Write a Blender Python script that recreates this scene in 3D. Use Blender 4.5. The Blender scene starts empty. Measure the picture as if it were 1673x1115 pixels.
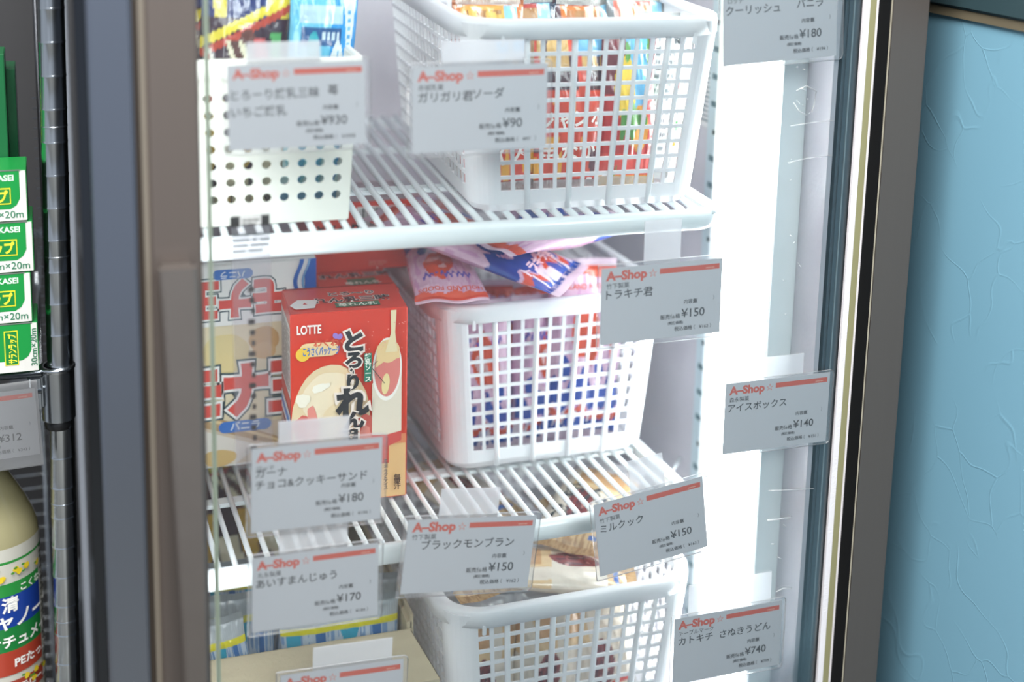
import bpy, math, random
import numpy as np
from mathutils import Vector, Matrix

# ------------------------------------------------------------------ camera, world, light, exposure
sc = bpy.context.scene
C = sc.collection
Z0 = 1.5                                    # eye height of the photographer
F_PX, YAW, PITCH, ROLL, PX, PY = 2273.7, .3230, .1898, .0222, 836.0, 174.3
w_ = Vector((math.sin(YAW) * math.cos(PITCH), math.cos(YAW) * math.cos(PITCH), -math.sin(PITCH)))
r_ = Vector((math.cos(YAW), -math.sin(YAW), 0)); u_ = r_.cross(w_)
R_ = r_ * math.cos(ROLL) + u_ * math.sin(ROLL)
U_ = -r_ * math.sin(ROLL) + u_ * math.cos(ROLL)
EYE = Vector((0, -.9, Z0))
cam_d = bpy.data.cameras.new('camera'); cam = bpy.data.objects.new('camera', cam_d); C.objects.link(cam)
cam.matrix_world = Matrix(((R_.x, U_.x, -w_.x, EYE.x), (R_.y, U_.y, -w_.y, EYE.y), (R_.z, U_.z, -w_.z, EYE.z), (0, 0, 0, 1)))
cam_d.sensor_width = 36; cam_d.lens = F_PX / 1673 * 36
cam_d.shift_x = -(PX - 836.5) / 1673
cam_d.shift_y = (PY - 557.5) / 1673
cam_d.clip_start = .02
cam_d.dof.use_dof = True; cam_d.dof.focus_distance = 1.08; cam_d.dof.aperture_fstop = 2.4
sc.camera = cam
sc.view_settings.view_transform = 'Standard'; sc.view_settings.look = 'None'
sc.view_settings.exposure = 0.28; sc.view_settings.gamma = 1.0; sc.view_settings.use_curve_mapping = False
sc.cycles.use_denoising = True
sc.cycles.max_bounces = 14; sc.cycles.transparent_max_bounces = 24; sc.cycles.sample_clamp_indirect = 8
sc.cycles.caustics_reflective = False; sc.cycles.caustics_refractive = False

wd = bpy.data.worlds.new('World'); sc.world = wd; wd.use_nodes = True
wd.node_tree.nodes['Background'].inputs[0].default_value = (.80, .88, 1.0, 1)
wd.node_tree.nodes['Background'].inputs[1].default_value = .48

def area_light(name, loc, target, sx, sy, power, col=(1, 1, 1)):
    d = bpy.data.lights.new(name, 'AREA'); d.shape = 'RECTANGLE'; d.size = sx; d.size_y = sy; d.energy = power; d.color = col
    o = bpy.data.objects.new(name, d); C.objects.link(o); o.location = loc
    o.rotation_euler = (Vector(target) - Vector(loc)).to_track_quat('-Z', 'Y').to_euler(); return o
area_light('ceiling_light', (-.25, -.75, 2.55), (.35, -.1, 1.1), .9, .9, 50, (1, .98, .95))
area_light('ceiling_light', (.6, -2.6, 2.8), (.3, 0, 1.0), 1.6, 1.0, 62, (.95, .98, 1))
LED_STRENGTH = 12.5

def px(x, y, Y=0.0):
    """point (camera-relative height) where the sight line of a photo pixel meets the vertical plane at depth Y"""
    v = R_ * ((x - PX) / F_PX) - U_ * ((y - PY) / F_PX) + w_
    t = (Y + .9) / v.y
    return Vector((v.x * t, Y, v.z * t))

# ------------------------------------------------------------------ helpers
def lin(c):
    if isinstance(c, str):
        c = tuple(int(c[i:i + 2], 16) / 255 for i in (0, 2, 4))
    return tuple((x / 12.92 if x <= .04045 else ((x + .055) / 1.055) ** 2.4) for x in c[:3])
_M = {}
def mat(col='ffffff', rough=.5, metal=0., coat=0., spec=.5, noise=.04, bump=0., bscale=200., trans=0., key=None, scale=(60, 60, 60)):
    """procedural Principled material; a little noise in colour and an optional bump"""
    k = (col, rough, metal, coat, spec, noise, bump, bscale, trans, scale)
    if k in _M: return _M[k]
    m = bpy.data.materials.new('surface_' + str(len(_M))); m.use_nodes = True; nt = m.node_tree; N = nt.nodes; L = nt.links
    b = N['Principled BSDF']; c = lin(col)
    b.inputs['Roughness'].default_value = rough; b.inputs['Metallic'].default_value = metal
    b.inputs['Coat Weight'].default_value = coat; b.inputs['Coat Roughness'].default_value = .12
    b.inputs['Specular IOR Level'].default_value = spec
    tc = N.new('ShaderNodeTexCoord'); mp = N.new('ShaderNodeMapping'); mp.inputs['Scale'].default_value = scale
    L.new(tc.outputs['Object'], mp.inputs[0])
    nz = N.new('ShaderNodeTexNoise'); nz.inputs['Scale'].default_value = 1; nz.inputs['Detail'].default_value = 2
    L.new(mp.outputs[0], nz.inputs['Vector'])
    mx = N.new('ShaderNodeMix'); mx.data_type = 'RGBA'
    mx.inputs[6].default_value = tuple(x * (1 - noise) for x in c) + (1,)
    mx.inputs[7].default_value = tuple(min(1, x * (1 + noise)) for x in c) + (1,)
    L.new(nz.outputs['Fac'], mx.inputs[0]); L.new(mx.outputs[2], b.inputs['Base Color'])
    if bump:
        n2 = N.new('ShaderNodeTexNoise'); n2.inputs['Scale'].default_value = bscale; n2.inputs['Detail'].default_value = 3
        L.new(tc.outputs['Object'], n2.inputs['Vector'])
        bp = N.new('ShaderNodeBump'); bp.inputs['Strength'].default_value = bump; bp.inputs['Distance'].default_value = .002
        L.new(n2.outputs['Fac'], bp.inputs['Height']); L.new(bp.outputs[0], b.inputs['Normal'])
    if trans:
        tr = N.new('ShaderNodeBsdfTranslucent'); L.new(mx.outputs[2], tr.inputs[0])
        ms = N.new('ShaderNodeMixShader'); ms.inputs[0].default_value = trans
        L.new(b.outputs[0], ms.inputs[1]); L.new(tr.outputs[0], ms.inputs[2]); L.new(ms.outputs[0], N['Material Output'].inputs[0])
    _M[k] = m; return m
def clear_mat(name, tint=(1, 1, 1), haze=0., gloss=1., hazecol=(.9, .92, .95), rough=.03, ior=1.45):
    """thin clear film or pane: see-through, Fresnel reflection, optional milky haze"""
    m = bpy.data.materials.new(name); m.use_nodes = True; nt = m.node_tree; N = nt.nodes; L = nt.links
    for n in list(N):
        if n.type == 'BSDF_PRINCIPLED': N.remove(n)
    t = N.new('ShaderNodeBsdfTransparent'); t.inputs[0].default_value = (*tint, 1)
    g = N.new('ShaderNodeBsdfGlossy'); g.inputs['Roughness'].default_value = rough
    fr = N.new('ShaderNodeFresnel'); fr.inputs[0].default_value = ior
    mu = N.new('ShaderNodeMath'); mu.operation = 'MULTIPLY'; mu.inputs[1].default_value = gloss; L.new(fr.outputs[0], mu.inputs[0])
    a = t.outputs[0]
    if haze:
        df = N.new('ShaderNodeBsdfDiffuse'); df.inputs[0].default_value = (*hazecol, 1)
        tl = N.new('ShaderNodeBsdfTranslucent'); tl.inputs[0].default_value = (*hazecol, 1)
        m0 = N.new('ShaderNodeMixShader'); m0.inputs[0].default_value = .5; L.new(df.outputs[0], m0.inputs[1]); L.new(tl.outputs[0], m0.inputs[2])
        m1 = N.new('ShaderNodeMixShader'); m1.inputs[0].default_value = haze; L.new(a, m1.inputs[1]); L.new(m0.outputs[0], m1.inputs[2]); a = m1.outputs[0]
        nz = N.new('ShaderNodeTexNoise'); nz.inputs['Scale'].default_value = 40; tc = N.new('ShaderNodeTexCoord'); L.new(tc.outputs['Object'], nz.inputs['Vector'])
        m2_ = N.new('ShaderNodeMath'); m2_.operation = 'MULTIPLY_ADD'; m2_.inputs[1].default_value = haze * .15; m2_.inputs[2].default_value = haze * .92
        L.new(nz.outputs['Fac'], m2_.inputs[0]); L.new(m2_.outputs[0], m1.inputs[0])
    m2 = N.new('ShaderNodeMixShader'); L.new(mu.outputs[0], m2.inputs[0]); L.new(a, m2.inputs[1]); L.new(g.outputs[0], m2.inputs[2])
    L.new(m2.outputs[0], N['Material Output'].inputs[0]); return m
def painted_mat(name, rough=.3, coat=.5, trans=0., bump=0.):
    m = bpy.data.materials.new(name); m.use_nodes = True; nt = m.node_tree; N = nt.nodes; L = nt.links
    b = N['Principled BSDF']; b.inputs['Roughness'].default_value = rough; b.inputs['Coat Weight'].default_value = coat; b.inputs['Coat Roughness'].default_value = .08
    at = N.new('ShaderNodeAttribute'); at.attribute_name = 'Col'; L.new(at.outputs['Color'], b.inputs['Base Color'])
    if bump:
        n2 = N.new('ShaderNodeTexNoise'); n2.inputs['Scale'].default_value = 90; tc = N.new('ShaderNodeTexCoord'); L.new(tc.outputs['Object'], n2.inputs['Vector'])
        bp = N.new('ShaderNodeBump'); bp.inputs['Strength'].default_value = bump; bp.inputs['Distance'].default_value = .003
        L.new(n2.outputs['Fac'], bp.inputs['Height']); L.new(bp.outputs[0], b.inputs['Normal'])
    if trans:
        tr = N.new('ShaderNodeBsdfTranslucent'); L.new(at.outputs['Color'], tr.inputs[0])
        ms = N.new('ShaderNodeMixShader'); ms.inputs[0].default_value = trans
        L.new(b.outputs[0], ms.inputs[1]); L.new(tr.outputs[0], ms.inputs[2]); L.new(ms.outputs[0], N['Material Output'].inputs[0])
    return m

class MB:
    """collects geometry for ONE mesh object"""
    def __init__(s): s.v = []; s.f = []; s.m = []; s.mats = []; s.col = {}; s.sm = []
    def mi(s, m):
        if m not in s.mats: s.mats.append(m)
        return s.mats.index(m)
    def add(s, vs, fs, m, smooth=False, cols=None):
        b = len(s.v); s.v.extend([tuple(map(float, p)) for p in vs]); i = s.mi(m)
        for f in fs: s.f.append(tuple(b + k for k in f)); s.m.append(i); s.sm.append(smooth)
        if cols is not None:
            for k, c in enumerate(cols): s.col[b + k] = c
    def box(s, a, b, m, bev=0.):
        x0, y0, z0 = a; x1, y1, z1 = b
        if bev <= 0:
            vs = [(x, y, z) for z in (z0, z1) for y in (y0, y1) for x in (x0, x1)]
            s.add(vs, [(0, 2, 3, 1), (4, 5, 7, 6), (0, 1, 5, 4), (2, 6, 7, 3), (0, 4, 6, 2), (1, 3, 7, 5)], m); return
        import bmesh
        bm = bmesh.new(); bmesh.ops.create_cube(bm, size=1)
        for q in bm.verts: q.co = Vector(((x0 + x1) / 2 + q.co.x * (x1 - x0), (y0 + y1) / 2 + q.co.y * (y1 - y0), (z0 + z1) / 2 + q.co.z * (z1 - z0)))
        bmesh.ops.bevel(bm, geom=list(bm.edges) + list(bm.verts), offset=bev, segments=3, affect='EDGES')
        bm.verts.index_update()
        s.add([q.co for q in bm.verts], [[q.index for q in f.verts] for f in bm.faces], m, False); bm.free()
    def sweep(s, path, sec, m, closed=False, up=(0, 0, 1), smooth=True, caps=True):
        """sweep a closed 2D section (side, up) along a path"""
        P = [Vector(p) for p in path]; n = len(P); k = len(sec); vs = []; up = Vector(up)
        for i in range(n):
            if closed: d = P[(i + 1) % n] - P[i - 1]
            else: d = P[min(i + 1, n - 1)] - P[max(i - 1, 0)]
            d.normalize(); side = d.cross(up)
            if side.length < 1e-5: side = d.cross(Vector((1, 0, 0)))
            side.normalize(); u2 = side.cross(d)
            for a, b in sec: vs.append(P[i] + side * a + u2 * b)
        fs = []
        for i in range(n if closed else n - 1):
            j = (i + 1) % n
            for q in range(k): fs.append((i * k + q, i * k + (q + 1) % k, j * k + (q + 1) % k, j * k + q))
        if not closed and caps: fs.append(tuple(range(k))[::-1]); fs.append(tuple((n - 1) * k + q for q in range(k)))
        s.add(vs, fs, m, smooth)
    def tube(s, path, r, m, seg=8, closed=False):
        s.sweep(path, [(r * math.cos(t), r * math.sin(t)) for t in [2 * math.pi * i / seg for i in range(seg)]], m, closed)
    def lathe(s, prof, m, seg=24, c=(0, 0), caps=False):
        vs = []; fs = []
        for r, z in prof:
            for i in range(seg):
                t = 2 * math.pi * i / seg; vs.append((c[0] + r * math.cos(t), c[1] + r * math.sin(t), z))
        for j in range(len(prof) - 1):
            for i in range(seg): fs.append((j * seg + i, j * seg + (i + 1) % seg, (j + 1) * seg + (i + 1) % seg, (j + 1) * seg + i))
        if caps: fs.append(tuple(range(seg))[::-1]); fs.append(tuple((len(prof) - 1) * seg + i for i in range(seg)))
        s.add(vs, fs, m, True)
    def build(s, name, parent=None, loc=None):
        me = bpy.data.meshes.new(name); me.from_pydata(s.v, [], s.f)
        for m in s.mats: me.materials.append(m)
        me.polygons.foreach_set('material_index', s.m); me.polygons.foreach_set('use_smooth', s.sm)
        if s.col:
            ca = me.color_attributes.new('Col', 'FLOAT_COLOR', 'POINT'); arr = np.ones((len(s.v), 4), dtype=np.float32)
            for k, c in s.col.items(): arr[k, :3] = c
            ca.data.foreach_set('color', arr.ravel())
        me.update(); o = bpy.data.objects.new(name, me); C.objects.link(o)
        if parent: o.parent = parent
        if loc is not None: o.location = loc
        return o

def tag(o, label, cat, group=None):
    o['label'] = label; o['category'] = cat
    if group: o['group'] = group
    return o
def thing(name, label, cat, loc, rot=(0, 0, 0), group=None):
    """Empty at a thing's base; loc is given relative to eye height"""
    o = bpy.data.objects.new(name, None); C.objects.link(o); o.empty_display_size = .02
    o.location = (loc[0], loc[1], loc[2] + Z0); o.rotation_euler = rot; return tag(o, label, cat, group)
def struct(name, mb):
    o = mb.build(name); o['kind'] = 'structure'; return o
def dup(root, loc, rot, label, group=None):
    """copy of a thing with copies of its parts and sub-parts"""
    r = root.copy(); C.objects.link(r); r.location = (loc[0], loc[1], loc[2] + Z0); r.rotation_euler = rot; r['label'] = label
    if group: r['group'] = group
    for ch in list(root.children):
        c = ch.copy(); C.objects.link(c); c.parent = r
        for g in ch.children:
            d = g.copy(); C.objects.link(d); d.parent = c
    return r

_T = {}
def text2d(s, size, bold=0.):
    """flat glyph triangles of a string, baseline at 0, starting at x = 0"""
    k = (s, bold)
    if k not in _T:
        cu = bpy.data.curves.new('t', 'FONT'); cu.body = s; cu.size = 1; cu.resolution_u = 3; cu.offset = bold
        o = bpy.data.objects.new('t', cu); C.objects.link(o)
        dg = bpy.context.evaluated_depsgraph_get(); me = o.evaluated_get(dg).to_mesh()
        vs = [(v.co.x, v.co.y) for v in me.vertices]; fs = [tuple(p.vertices) for p in me.polygons]
        o.evaluated_get(dg).to_mesh_clear(); bpy.data.objects.remove(o); bpy.data.curves.remove(cu)
        _T[k] = (vs, fs)
    vs, fs = _T[k]; return [(x * size, y * size) for x, y in vs], fs
class Art:
    """flat printed shapes laid on a face: fn(u, v, lift) -> point"""
    def __init__(s, mb, fn, step=.00012, rough=.45, coat=0.): s.mb = mb; s.fn = fn; s.l = 1; s.step = step; s.rough = rough; s.coat = coat
    def _m(s, col): return mat(col, s.rough, coat=s.coat)
    def poly(s, pts, col):
        s.mb.add([s.fn(u, v, s.l * s.step) for u, v in pts], [tuple(range(len(pts)))], s._m(col)); s.l += 1
    def rect(s, u0, v0, u1, v1, col): s.poly([(u0, v0), (u1, v0), (u1, v1), (u0, v1)], col)
    def ell(s, u, v, a, b, col, rot=0, n=28, wob=0.):
        c, q = math.cos(rot), math.sin(rot); pts = []
        for i in range(n):
            t = 2 * math.pi * i / n; k = 1 + wob * (math.sin(3 * t + u * 900) + .6 * math.sin(7 * t + v * 500))
            x, y = a * k * math.cos(t), b * k * math.sin(t); pts.append((u + x * c - y * q, v + x * q + y * c))
        s.poly(pts, col)
    def pill(s, u0, v0, u1, v1, col, rot=0):
        r = (v1 - v0) / 2; pts = []
        for i in range(9): t = -math.pi / 2 + math.pi * i / 8; pts.append((u1 - r + r * math.cos(t), v0 + r + r * math.sin(t)))
        for i in range(9): t = math.pi / 2 + math.pi * i / 8; pts.append((u0 + r + r * math.cos(t), v0 + r + r * math.sin(t)))
        s.poly(pts, col)
    def text(s, t, u, v, size, col, bold=0., width=None, rot=0., align=0., sx=1., flip=False):
        vs, fs = text2d(t, size, bold)
        if not vs: return
        x0 = min(p[0] for p in vs); x1 = max(p[0] for p in vs)
        if width: sx = width / max(x1 - x0, 1e-6)
        c, q = math.cos(rot), math.sin(rot); out = []
        for x, y in vs:
            x = (x - x0 - align * (x1 - x0)) * sx
            out.append(s.fn(u + x * c - y * q, v + x * q + y * c, s.l * s.step))
        s.mb.add(out, fs, s._m(col)); s.l += 1
    def lines(s, u0, v0, u1, v1, n, col, seed=0):
        """rows of illegible small print"""
        rnd = random.Random(seed); h = (v1 - v0) / n
        for i in range(n):
            u = u0; lim = u1 if i % 4 else u0 + (u1 - u0) * .8
            while u < lim:
                wd_ = rnd.uniform(.15, .5) * (u1 - u0); e = min(u + wd_, lim)
                if e > u: s.mb.add([s.fn(a, b, s.l * s.step) for a, b in ((u, v0 + i * h), (e, v0 + i * h), (e, v0 + i * h + h * .45), (u, v0 + i * h + h * .45))], [(0, 1, 2, 3)], s._m(col))
                u = e + .04 * (u1 - u0)
        s.l += 1
    def barcode(s, u0, v0, u1, v1, seed=1):
        rnd = random.Random(seed); s.rect(u0, v0, u1, v1, 'f4f4f0'); u = u0 + (u1 - u0) * .06
        while u < u1 - (u1 - u0) * .06:
            e = u + rnd.choice((.012, .02, .035)) * (u1 - u0)
            s.mb.add([s.fn(a, b, s.l * s.step) for a, b in ((u, v0 + (v1 - v0) * .22), (e, v0 + (v1 - v0) * .22), (e, v1 - (v1 - v0) * .06), (u, v1 - (v1 - v0) * .06))], [(0, 1, 2, 3)], s._m('222222'))
            u = e + rnd.choice((.012, .02, .03)) * (u1 - u0)
        s.l += 1
def face(o, U, V, N):
    o, U, V, N = map(Vector, (o, U, V, N)); return lambda u, v, l: o + U * u + V * v + N * l

# ------------------------------------------------------------------ the room
M_blue = bpy.data.materials.new('blue_wallpaper'); M_blue.use_nodes = True
def _blue():
    nt = M_blue.node_tree; N = nt.nodes; L = nt.links; b = N['Principled BSDF']
    b.inputs['Roughness'].default_value = .5
    tc = N.new('ShaderNodeTexCoord'); nz = N.new('ShaderNodeTexNoise'); nz.inputs['Scale'].default_value = 3
    L.new(tc.outputs['Object'], nz.inputs['Vector'])
    mx = N.new('ShaderNodeMix'); mx.data_type = 'RGBA'; mx.inputs[6].default_value = (*lin('709fb4'), 1); mx.inputs[7].default_value = (*lin('7eacc0'), 1)
    L.new(nz.outputs['Fac'], mx.inputs[0]); L.new(mx.outputs[2], b.inputs['Base Color'])
    # pressed trowel strokes: thin broken curved ridges
    d = N.new('ShaderNodeTexNoise'); d.inputs['Scale'].default_value = 9; L.new(tc.outputs['Object'], d.inputs['Vector'])
    ad = N.new('ShaderNodeVectorMath'); ad.operation = 'MULTIPLY_ADD'; ad.inputs[1].default_value = (.12,) * 3
    L.new(d.outputs['Color'], ad.inputs[0]); L.new(tc.outputs['Object'], ad.inputs[2])
    vo = N.new('ShaderNodeTexVoronoi'); vo.feature = 'DISTANCE_TO_EDGE'; vo.inputs['Scale'].default_value = 19; L.new(ad.outputs[0], vo.inputs['Vector'])
    r = N.new('ShaderNodeMapRange'); r.inputs[1].default_value = 0; r.inputs[2].default_value = .018; r.inputs[3].default_value = 1; r.inputs[4].default_value = 0
    L.new(vo.outputs['Distance'], r.inputs[0])
    k = N.new('ShaderNodeTexNoise'); k.inputs['Scale'].default_value = 17; L.new(tc.outputs['Object'], k.inputs['Vector'])
    kr = N.new('ShaderNodeMapRange'); kr.inputs[1].default_value = .44; kr.inputs[2].default_value = .60; L.new(k.outputs['Fac'], kr.inputs[0])
    mu = N.new('ShaderNodeMath'); mu.operation = 'MULTIPLY'; L.new(r.outputs[0], mu.inputs[0]); L.new(kr.outputs[0], mu.inputs[1])
    bp = N.new('ShaderNodeBump'); bp.inputs['Strength'].default_value = .36; bp.inputs['Distance'].default_value = .0006
    L.new(mu.outputs[0], bp.inputs['Height']); L.new(bp.outputs[0], b.inputs['Normal'])
_blue()
def P3(x, y, z): return (x, y, z + Z0)
m = MB(); m.box(P3(.667, -1.2, -1.5), P3(.80, .60, .9), M_blue); struct('wall_right', m)
m = MB(); m.box(P3(.664, -1.2, -.128), P3(.667, .60, -.121), mat('6a6250', .5)); m.box(P3(.661, -1.2, -.1205), P3(.6669, .60, -.04), mat('33474c', .4), .002)
struct('trim_1', m)
m = MB(); m.box((-2, -3, -.1), (2.2, .8, 0), mat('8a8780', .35, noise=.1)); struct('floor', m)
m = MB(); m.box((-2, .62, 0), (.011, .7, 2.6), mat('3a3a3c', .6)); struct('wall_back', m)

# ------------------------------------------------------------------ the freezer
M_frame = mat('675d57', .38, metal=.55, noise=.03, scale=(300, 300, 3))
M_steel = mat('8d939f', .26, metal=1., noise=.10, scale=(5, 5, 2.2))
M_side = mat('4a4d52', .06, metal=1., noise=.03)
M_black = mat('07090c', .8, spec=.15); M_gask = mat('47535c', .35, noise=.15, scale=(900, 900, 2))
M_white = mat('e6e2e4', .4, bump=.2, bscale=700); M_olive = mat('8f8c68', .45)
def _liner():
    m_ = bpy.data.materials.new('freezer_liner'); m_.use_nodes = True; nt = m_.node_tree; N = nt.nodes; L = nt.links; b = N['Principled BSDF']
    tc = N.new('ShaderNodeTexCoord'); nz = N.new('ShaderNodeTexNoise'); nz.inputs['Scale'].default_value = 18; nz.inputs['Detail'].default_value = 5
    L.new(tc.outputs['Object'], nz.inputs['Vector'])
    mx = N.new('ShaderNodeMix'); mx.data_type = 'RGBA'; mx.inputs[6].default_value = (*lin('b5afb8'), 1); mx.inputs[7].default_value = (*lin('cbc7cd'), 1)
    L.new(nz.outputs['Fac'], mx.inputs[0]); L.new(mx.outputs[2], b.inputs['Base Color']); b.inputs['Roughness'].default_value = .33
    n2 = N.new('ShaderNodeTexNoise'); n2.inputs['Scale'].default_value = 130; n2.inputs['Detail'].default_value = 4; L.new(tc.outputs['Object'], n2.inputs['Vector'])
    bp = N.new('ShaderNodeBump'); bp.inputs['Strength'].default_value = .25; bp.inputs['Distance'].default_value = .002
    L.new(n2.outputs['Fac'], bp.inputs['Height']); L.new(bp.outputs[0], b.inputs['Normal']); return m_
M_liner = _liner()
XL, XR, YB, ZT, ZB = .075, .555, .47, .35, -.738
fz = thing('display_freezer', 'grey upright display freezer with a tall glass door beside a blue wall', 'freezer', (0, 0, -1.5))
def fz_local(z): return z + 1.5
m = MB(); zt, zb = fz_local(ZT), fz_local(ZB)
m.box((XL - .004, .03, zb), (XL, YB, zt), M_liner); m.box((XR, .0008, zb), (XR + .004, YB, zt), M_liner)
m.box((XL - .004, YB, zb), (XR + .004, YB + .004, zt), M_liner)
m.box((XL - .004, 0.004, zb - .004), (XR + .004, YB + .004, zb), M_liner); m.box((XL - .004, 0.004, zt), (XR + .004, YB + .004, zt + .004), M_liner)
m.build('liner', fz)
m = MB(); m.box((.0135, .012, .05), (XL - .005, YB + .05, zt + .1), M_side); m.box((XR + .005, .02, .05), (.644, YB + .05, zt + .1), M_side)
m.box((.0135, YB + .006, .05), (.644, YB + .05, zt + .1), M_side); m.box((XL - .005, .012, .05), (XR + .005, YB, zb - .005), M_side)
m.box((XL - .005, .012, zt + .005), (XR + .005, YB, zt + .1), M_side)
m.build('cabinet', fz)
m = MB(); m.box((.0203, -.020, .08), (.0466, .0118, zt + .1), M_steel, .0015); m.build('steel_stile', fz)
m = MB(); m.box((XR - .003, .172, zb), (XR - .0002, .198, zt), mat('bfd0d6', .3, metal=.3))
for k in range(44):
    z = zb + .02 + k * .0245
    if k % 4 == 3: m.box((XR - .0034, .183, z), (XR - .0029, .187, z + .004), M_black)
    else: m.box((XR - .0034, .178, z), (XR - .0029, .192, z + .005), mat('47626a', .5))
m.build('shelf_standard', fz)
# led lamp on the right wall
M_led = bpy.data.materials.new('led_diffuser'); M_led.use_nodes = True
_b = M_led.node_tree.nodes['Principled BSDF']; _b.inputs['Emission Color'].default_value = (.93, .98, 1, 1); _b.inputs['Emission Strength'].default_value = LED_STRENGTH
m = MB(); m.box((XR - .010, .152, zb + .01), (XR - .0002, .170, zt), mat('f2f6f6', .3), .001); m.box((XR - .021, .0365, zb + .01), (XR - .0002, .0405, zt), mat('dfe6e8', .3))
ll = m.build('led_lamp', fz)
m = MB(); m.box((XR - .022, .041, zb + .015), (XR - .0003, .131, zt - .005), M_led, .003); m.build('diffuser', ll)
M_fill_led = M_led.copy(); M_fill_led.name = 'added_fill_diffuser'; M_fill_led.node_tree.nodes['Principled BSDF'].inputs['Emission Strength'].default_value = 5.0  # added fill light at the left, unseen, to brighten the goods inside
m = MB(); m.add([(XL, .0035, zb + .01), (XL + .0125, .0035, zb + .01), (XL, .030, zb + .01), (XL, .0035, zt), (XL + .0125, .0035, zt), (XL, .030, zt)], [(0, 2, 1), (3, 4, 5), (0, 1, 4, 3), (0, 3, 5, 2)], mat('dfe6e8', .3)); ll = m.build('led_lamp', fz)  # housing of the added left lamp, hidden behind the door frame
m = MB(); m.add([(XL + .0125, .0036, zb + .012), (XL + .0002, .0298, zb + .012), (XL + .0125, .0036, zt - .002), (XL + .0002, .0298, zt - .002), (XL + .0105, .0036, zb + .012), (XL + .0002, .026, zb + .012), (XL + .0105, .0036, zt - .002), (XL + .0002, .026, zt - .002)], [(0, 1, 3, 2), (4, 6, 7, 5), (0, 2, 6, 4), (1, 5, 7, 3), (0, 4, 5, 1), (2, 3, 7, 6)], M_fill_led); m.build('diffuser', ll)
m = MB(); m.box((XR - .0006, .190, fz_local(-.25)), (XR - .0003, .232, fz_local(-.19)), mat('dcdadb', .5)); A = Art(m, face((XR - .0006, .230, fz_local(-.249)), (0, -1, 0), (0, 0, 1), (-1, 0, 0)), rough=.5)
A.lines(.003, .004, .036, .056, 12, '5c6a78', 8); m.build('notice', fz)
# the door: frame, pane, gasket, spacer, handle
zd0, zd1 = .10, zt + .08
m = MB()
m.box((.0548, -.020, zd0), (.0866, -.0055, zd1), M_frame, .0015); m.box((.5879, -.020, zd0), (.6212, -.0055, zd1), M_frame, .0015)
m.box((.0868, -.020, zd0), (.5870, -.0055, zd0 + .05), M_frame, .001); m.box((.0868, -.020, zd1 - .05), (.5870, -.0055, zd1), M_frame, .001)
door = m.build('door', fz)
m = MB(); m.box((.0474, -.012, zd0), (.0506, .0115, zd1), mat('3c332b', .4)); m.box((.0507, -.017, zd0), (.0546, .004, zd1), mat('7d7468', .35, metal=.4)); m.build('hinge_edge', door)
m = MB(); m.box((.5872, -.0195, zd0 + .05), (.58785, -.0042, zd1 - .05), M_black); m.box((.5874, -.0204, zd0 + .05), (.5884, -.0201, zd1 - .05), mat('a49a86', .4)); m.build('frame_gap', door)
gm = clear_mat('door_glass', (.965, .985, .98), haze=.012, gloss=.8)
m = MB(); m.box((.0873, -.0012, zd0 + .05), (.5925, .0002, zd1 - .05), gm); m.build('glass_pane', door)
m = MB(); m.box((.5636, .0012, zd0 + .04), (.5775, .018, zd1 - .04), M_gask, .002); m.box((.5690, .0006, zd0 + .04), (.5702, .0014, zd1 - .04), mat('8a969c', .2)); m.build('gasket', door)
m = MB(); m.box((.5749, -.0040, zd0 + .05), (.5799, -.0013, zd1 - .05), M_white); m.box((.5800, -.0040, zd0 + .05), (.5854, -.0013, zd1 - .05), M_olive); m.box((.5855, -.0040, zd0 + .05), (.5924, -.0013, zd1 - .05), M_white)
m.build('spacer_bar', door)
m = MB(); m.box((.0925, .0004, zd0 + .05), (.0955, .0035, zd1 - .05), mat('b4baa4', .35), .0008); m.build('spacer_bar', door)
M_res = clear_mat('tape_residue', haze=.35, gloss=.3, hazecol=(1, 1, 1), rough=.2); m = MB(); rnd = random.Random(7)
def streak(pts, r_=.0005): m.tube([(px(x, y, -.0017).x, -.0015, px(x, y, -.0017).z + 1.5) for x, y in pts], r_, M_res, 5)
streak([(1302, 148), (1318, 140), (1334, 150), (1330, 172), (1327, 184)]); streak([(1297, 168), (1306, 182), (1318, 188)], .0004); streak([(1292, 206), (1330, 200), (1362, 197)], .0003); streak([(1288, 266), (1318, 259), (1360, 254)], .0003)
streak([(1256, 802), (1290, 801), (1330, 799)], .0003); streak([(1254, 851), (1270, 849), (1294, 845)], .0007); streak([(1268, 968), (1280, 962), (1294, 962)], .0006); streak([(1100, 1180), (1140, 1178)], .0004)
for k in range(30):
    y = rnd.uniform(110, 1000); x = 1296 - (y - 110) * .063 + abs(rnd.gauss(0, 1)) * 22; a = rnd.uniform(-.9, .9); l = rnd.uniform(1.5, 9)
    streak([(x, y), (x + l * math.cos(a), y + l * math.sin(a))], rnd.uniform(.00015, .0005))
m.build('tape_residue', door)['kind'] = 'stuff'
# bow handle: a curved tapering blade standing off the door frame
m = MB(); M_hd = mat('68615c', .32, metal=.6, noise=.05); n = 24; zh = fz_local(-.2700); vs = []; fs = []
for i in range(n + 1):
    t = i / n; z = zh - t * .60; cx = .0696 + .0040 * min(1, t * 2.2) ** .7; hw = .0117 - .0042 * min(1, t * 2.0); bow = math.sin(t * math.pi) * .022
    y0, y1 = -.0400 - bow, -.0320 - bow; e = .0018
    for x, y in ((cx - hw, y0 + e), (cx - hw + e, y0), (cx + hw - e, y0), (cx + hw, y0 + e), (cx + hw, y1), (cx - hw, y1)): vs.append((x, y, z))
for i in range(n):
    for q in range(6): fs.append((i * 6 + q, i * 6 + (q + 1) % 6, (i + 1) * 6 + (q + 1) % 6, (i + 1) * 6 + q))
fs += [tuple(range(6)), tuple(n * 6 + q for q in range(6))][:2]; m.add(vs, fs, M_hd)
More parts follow.
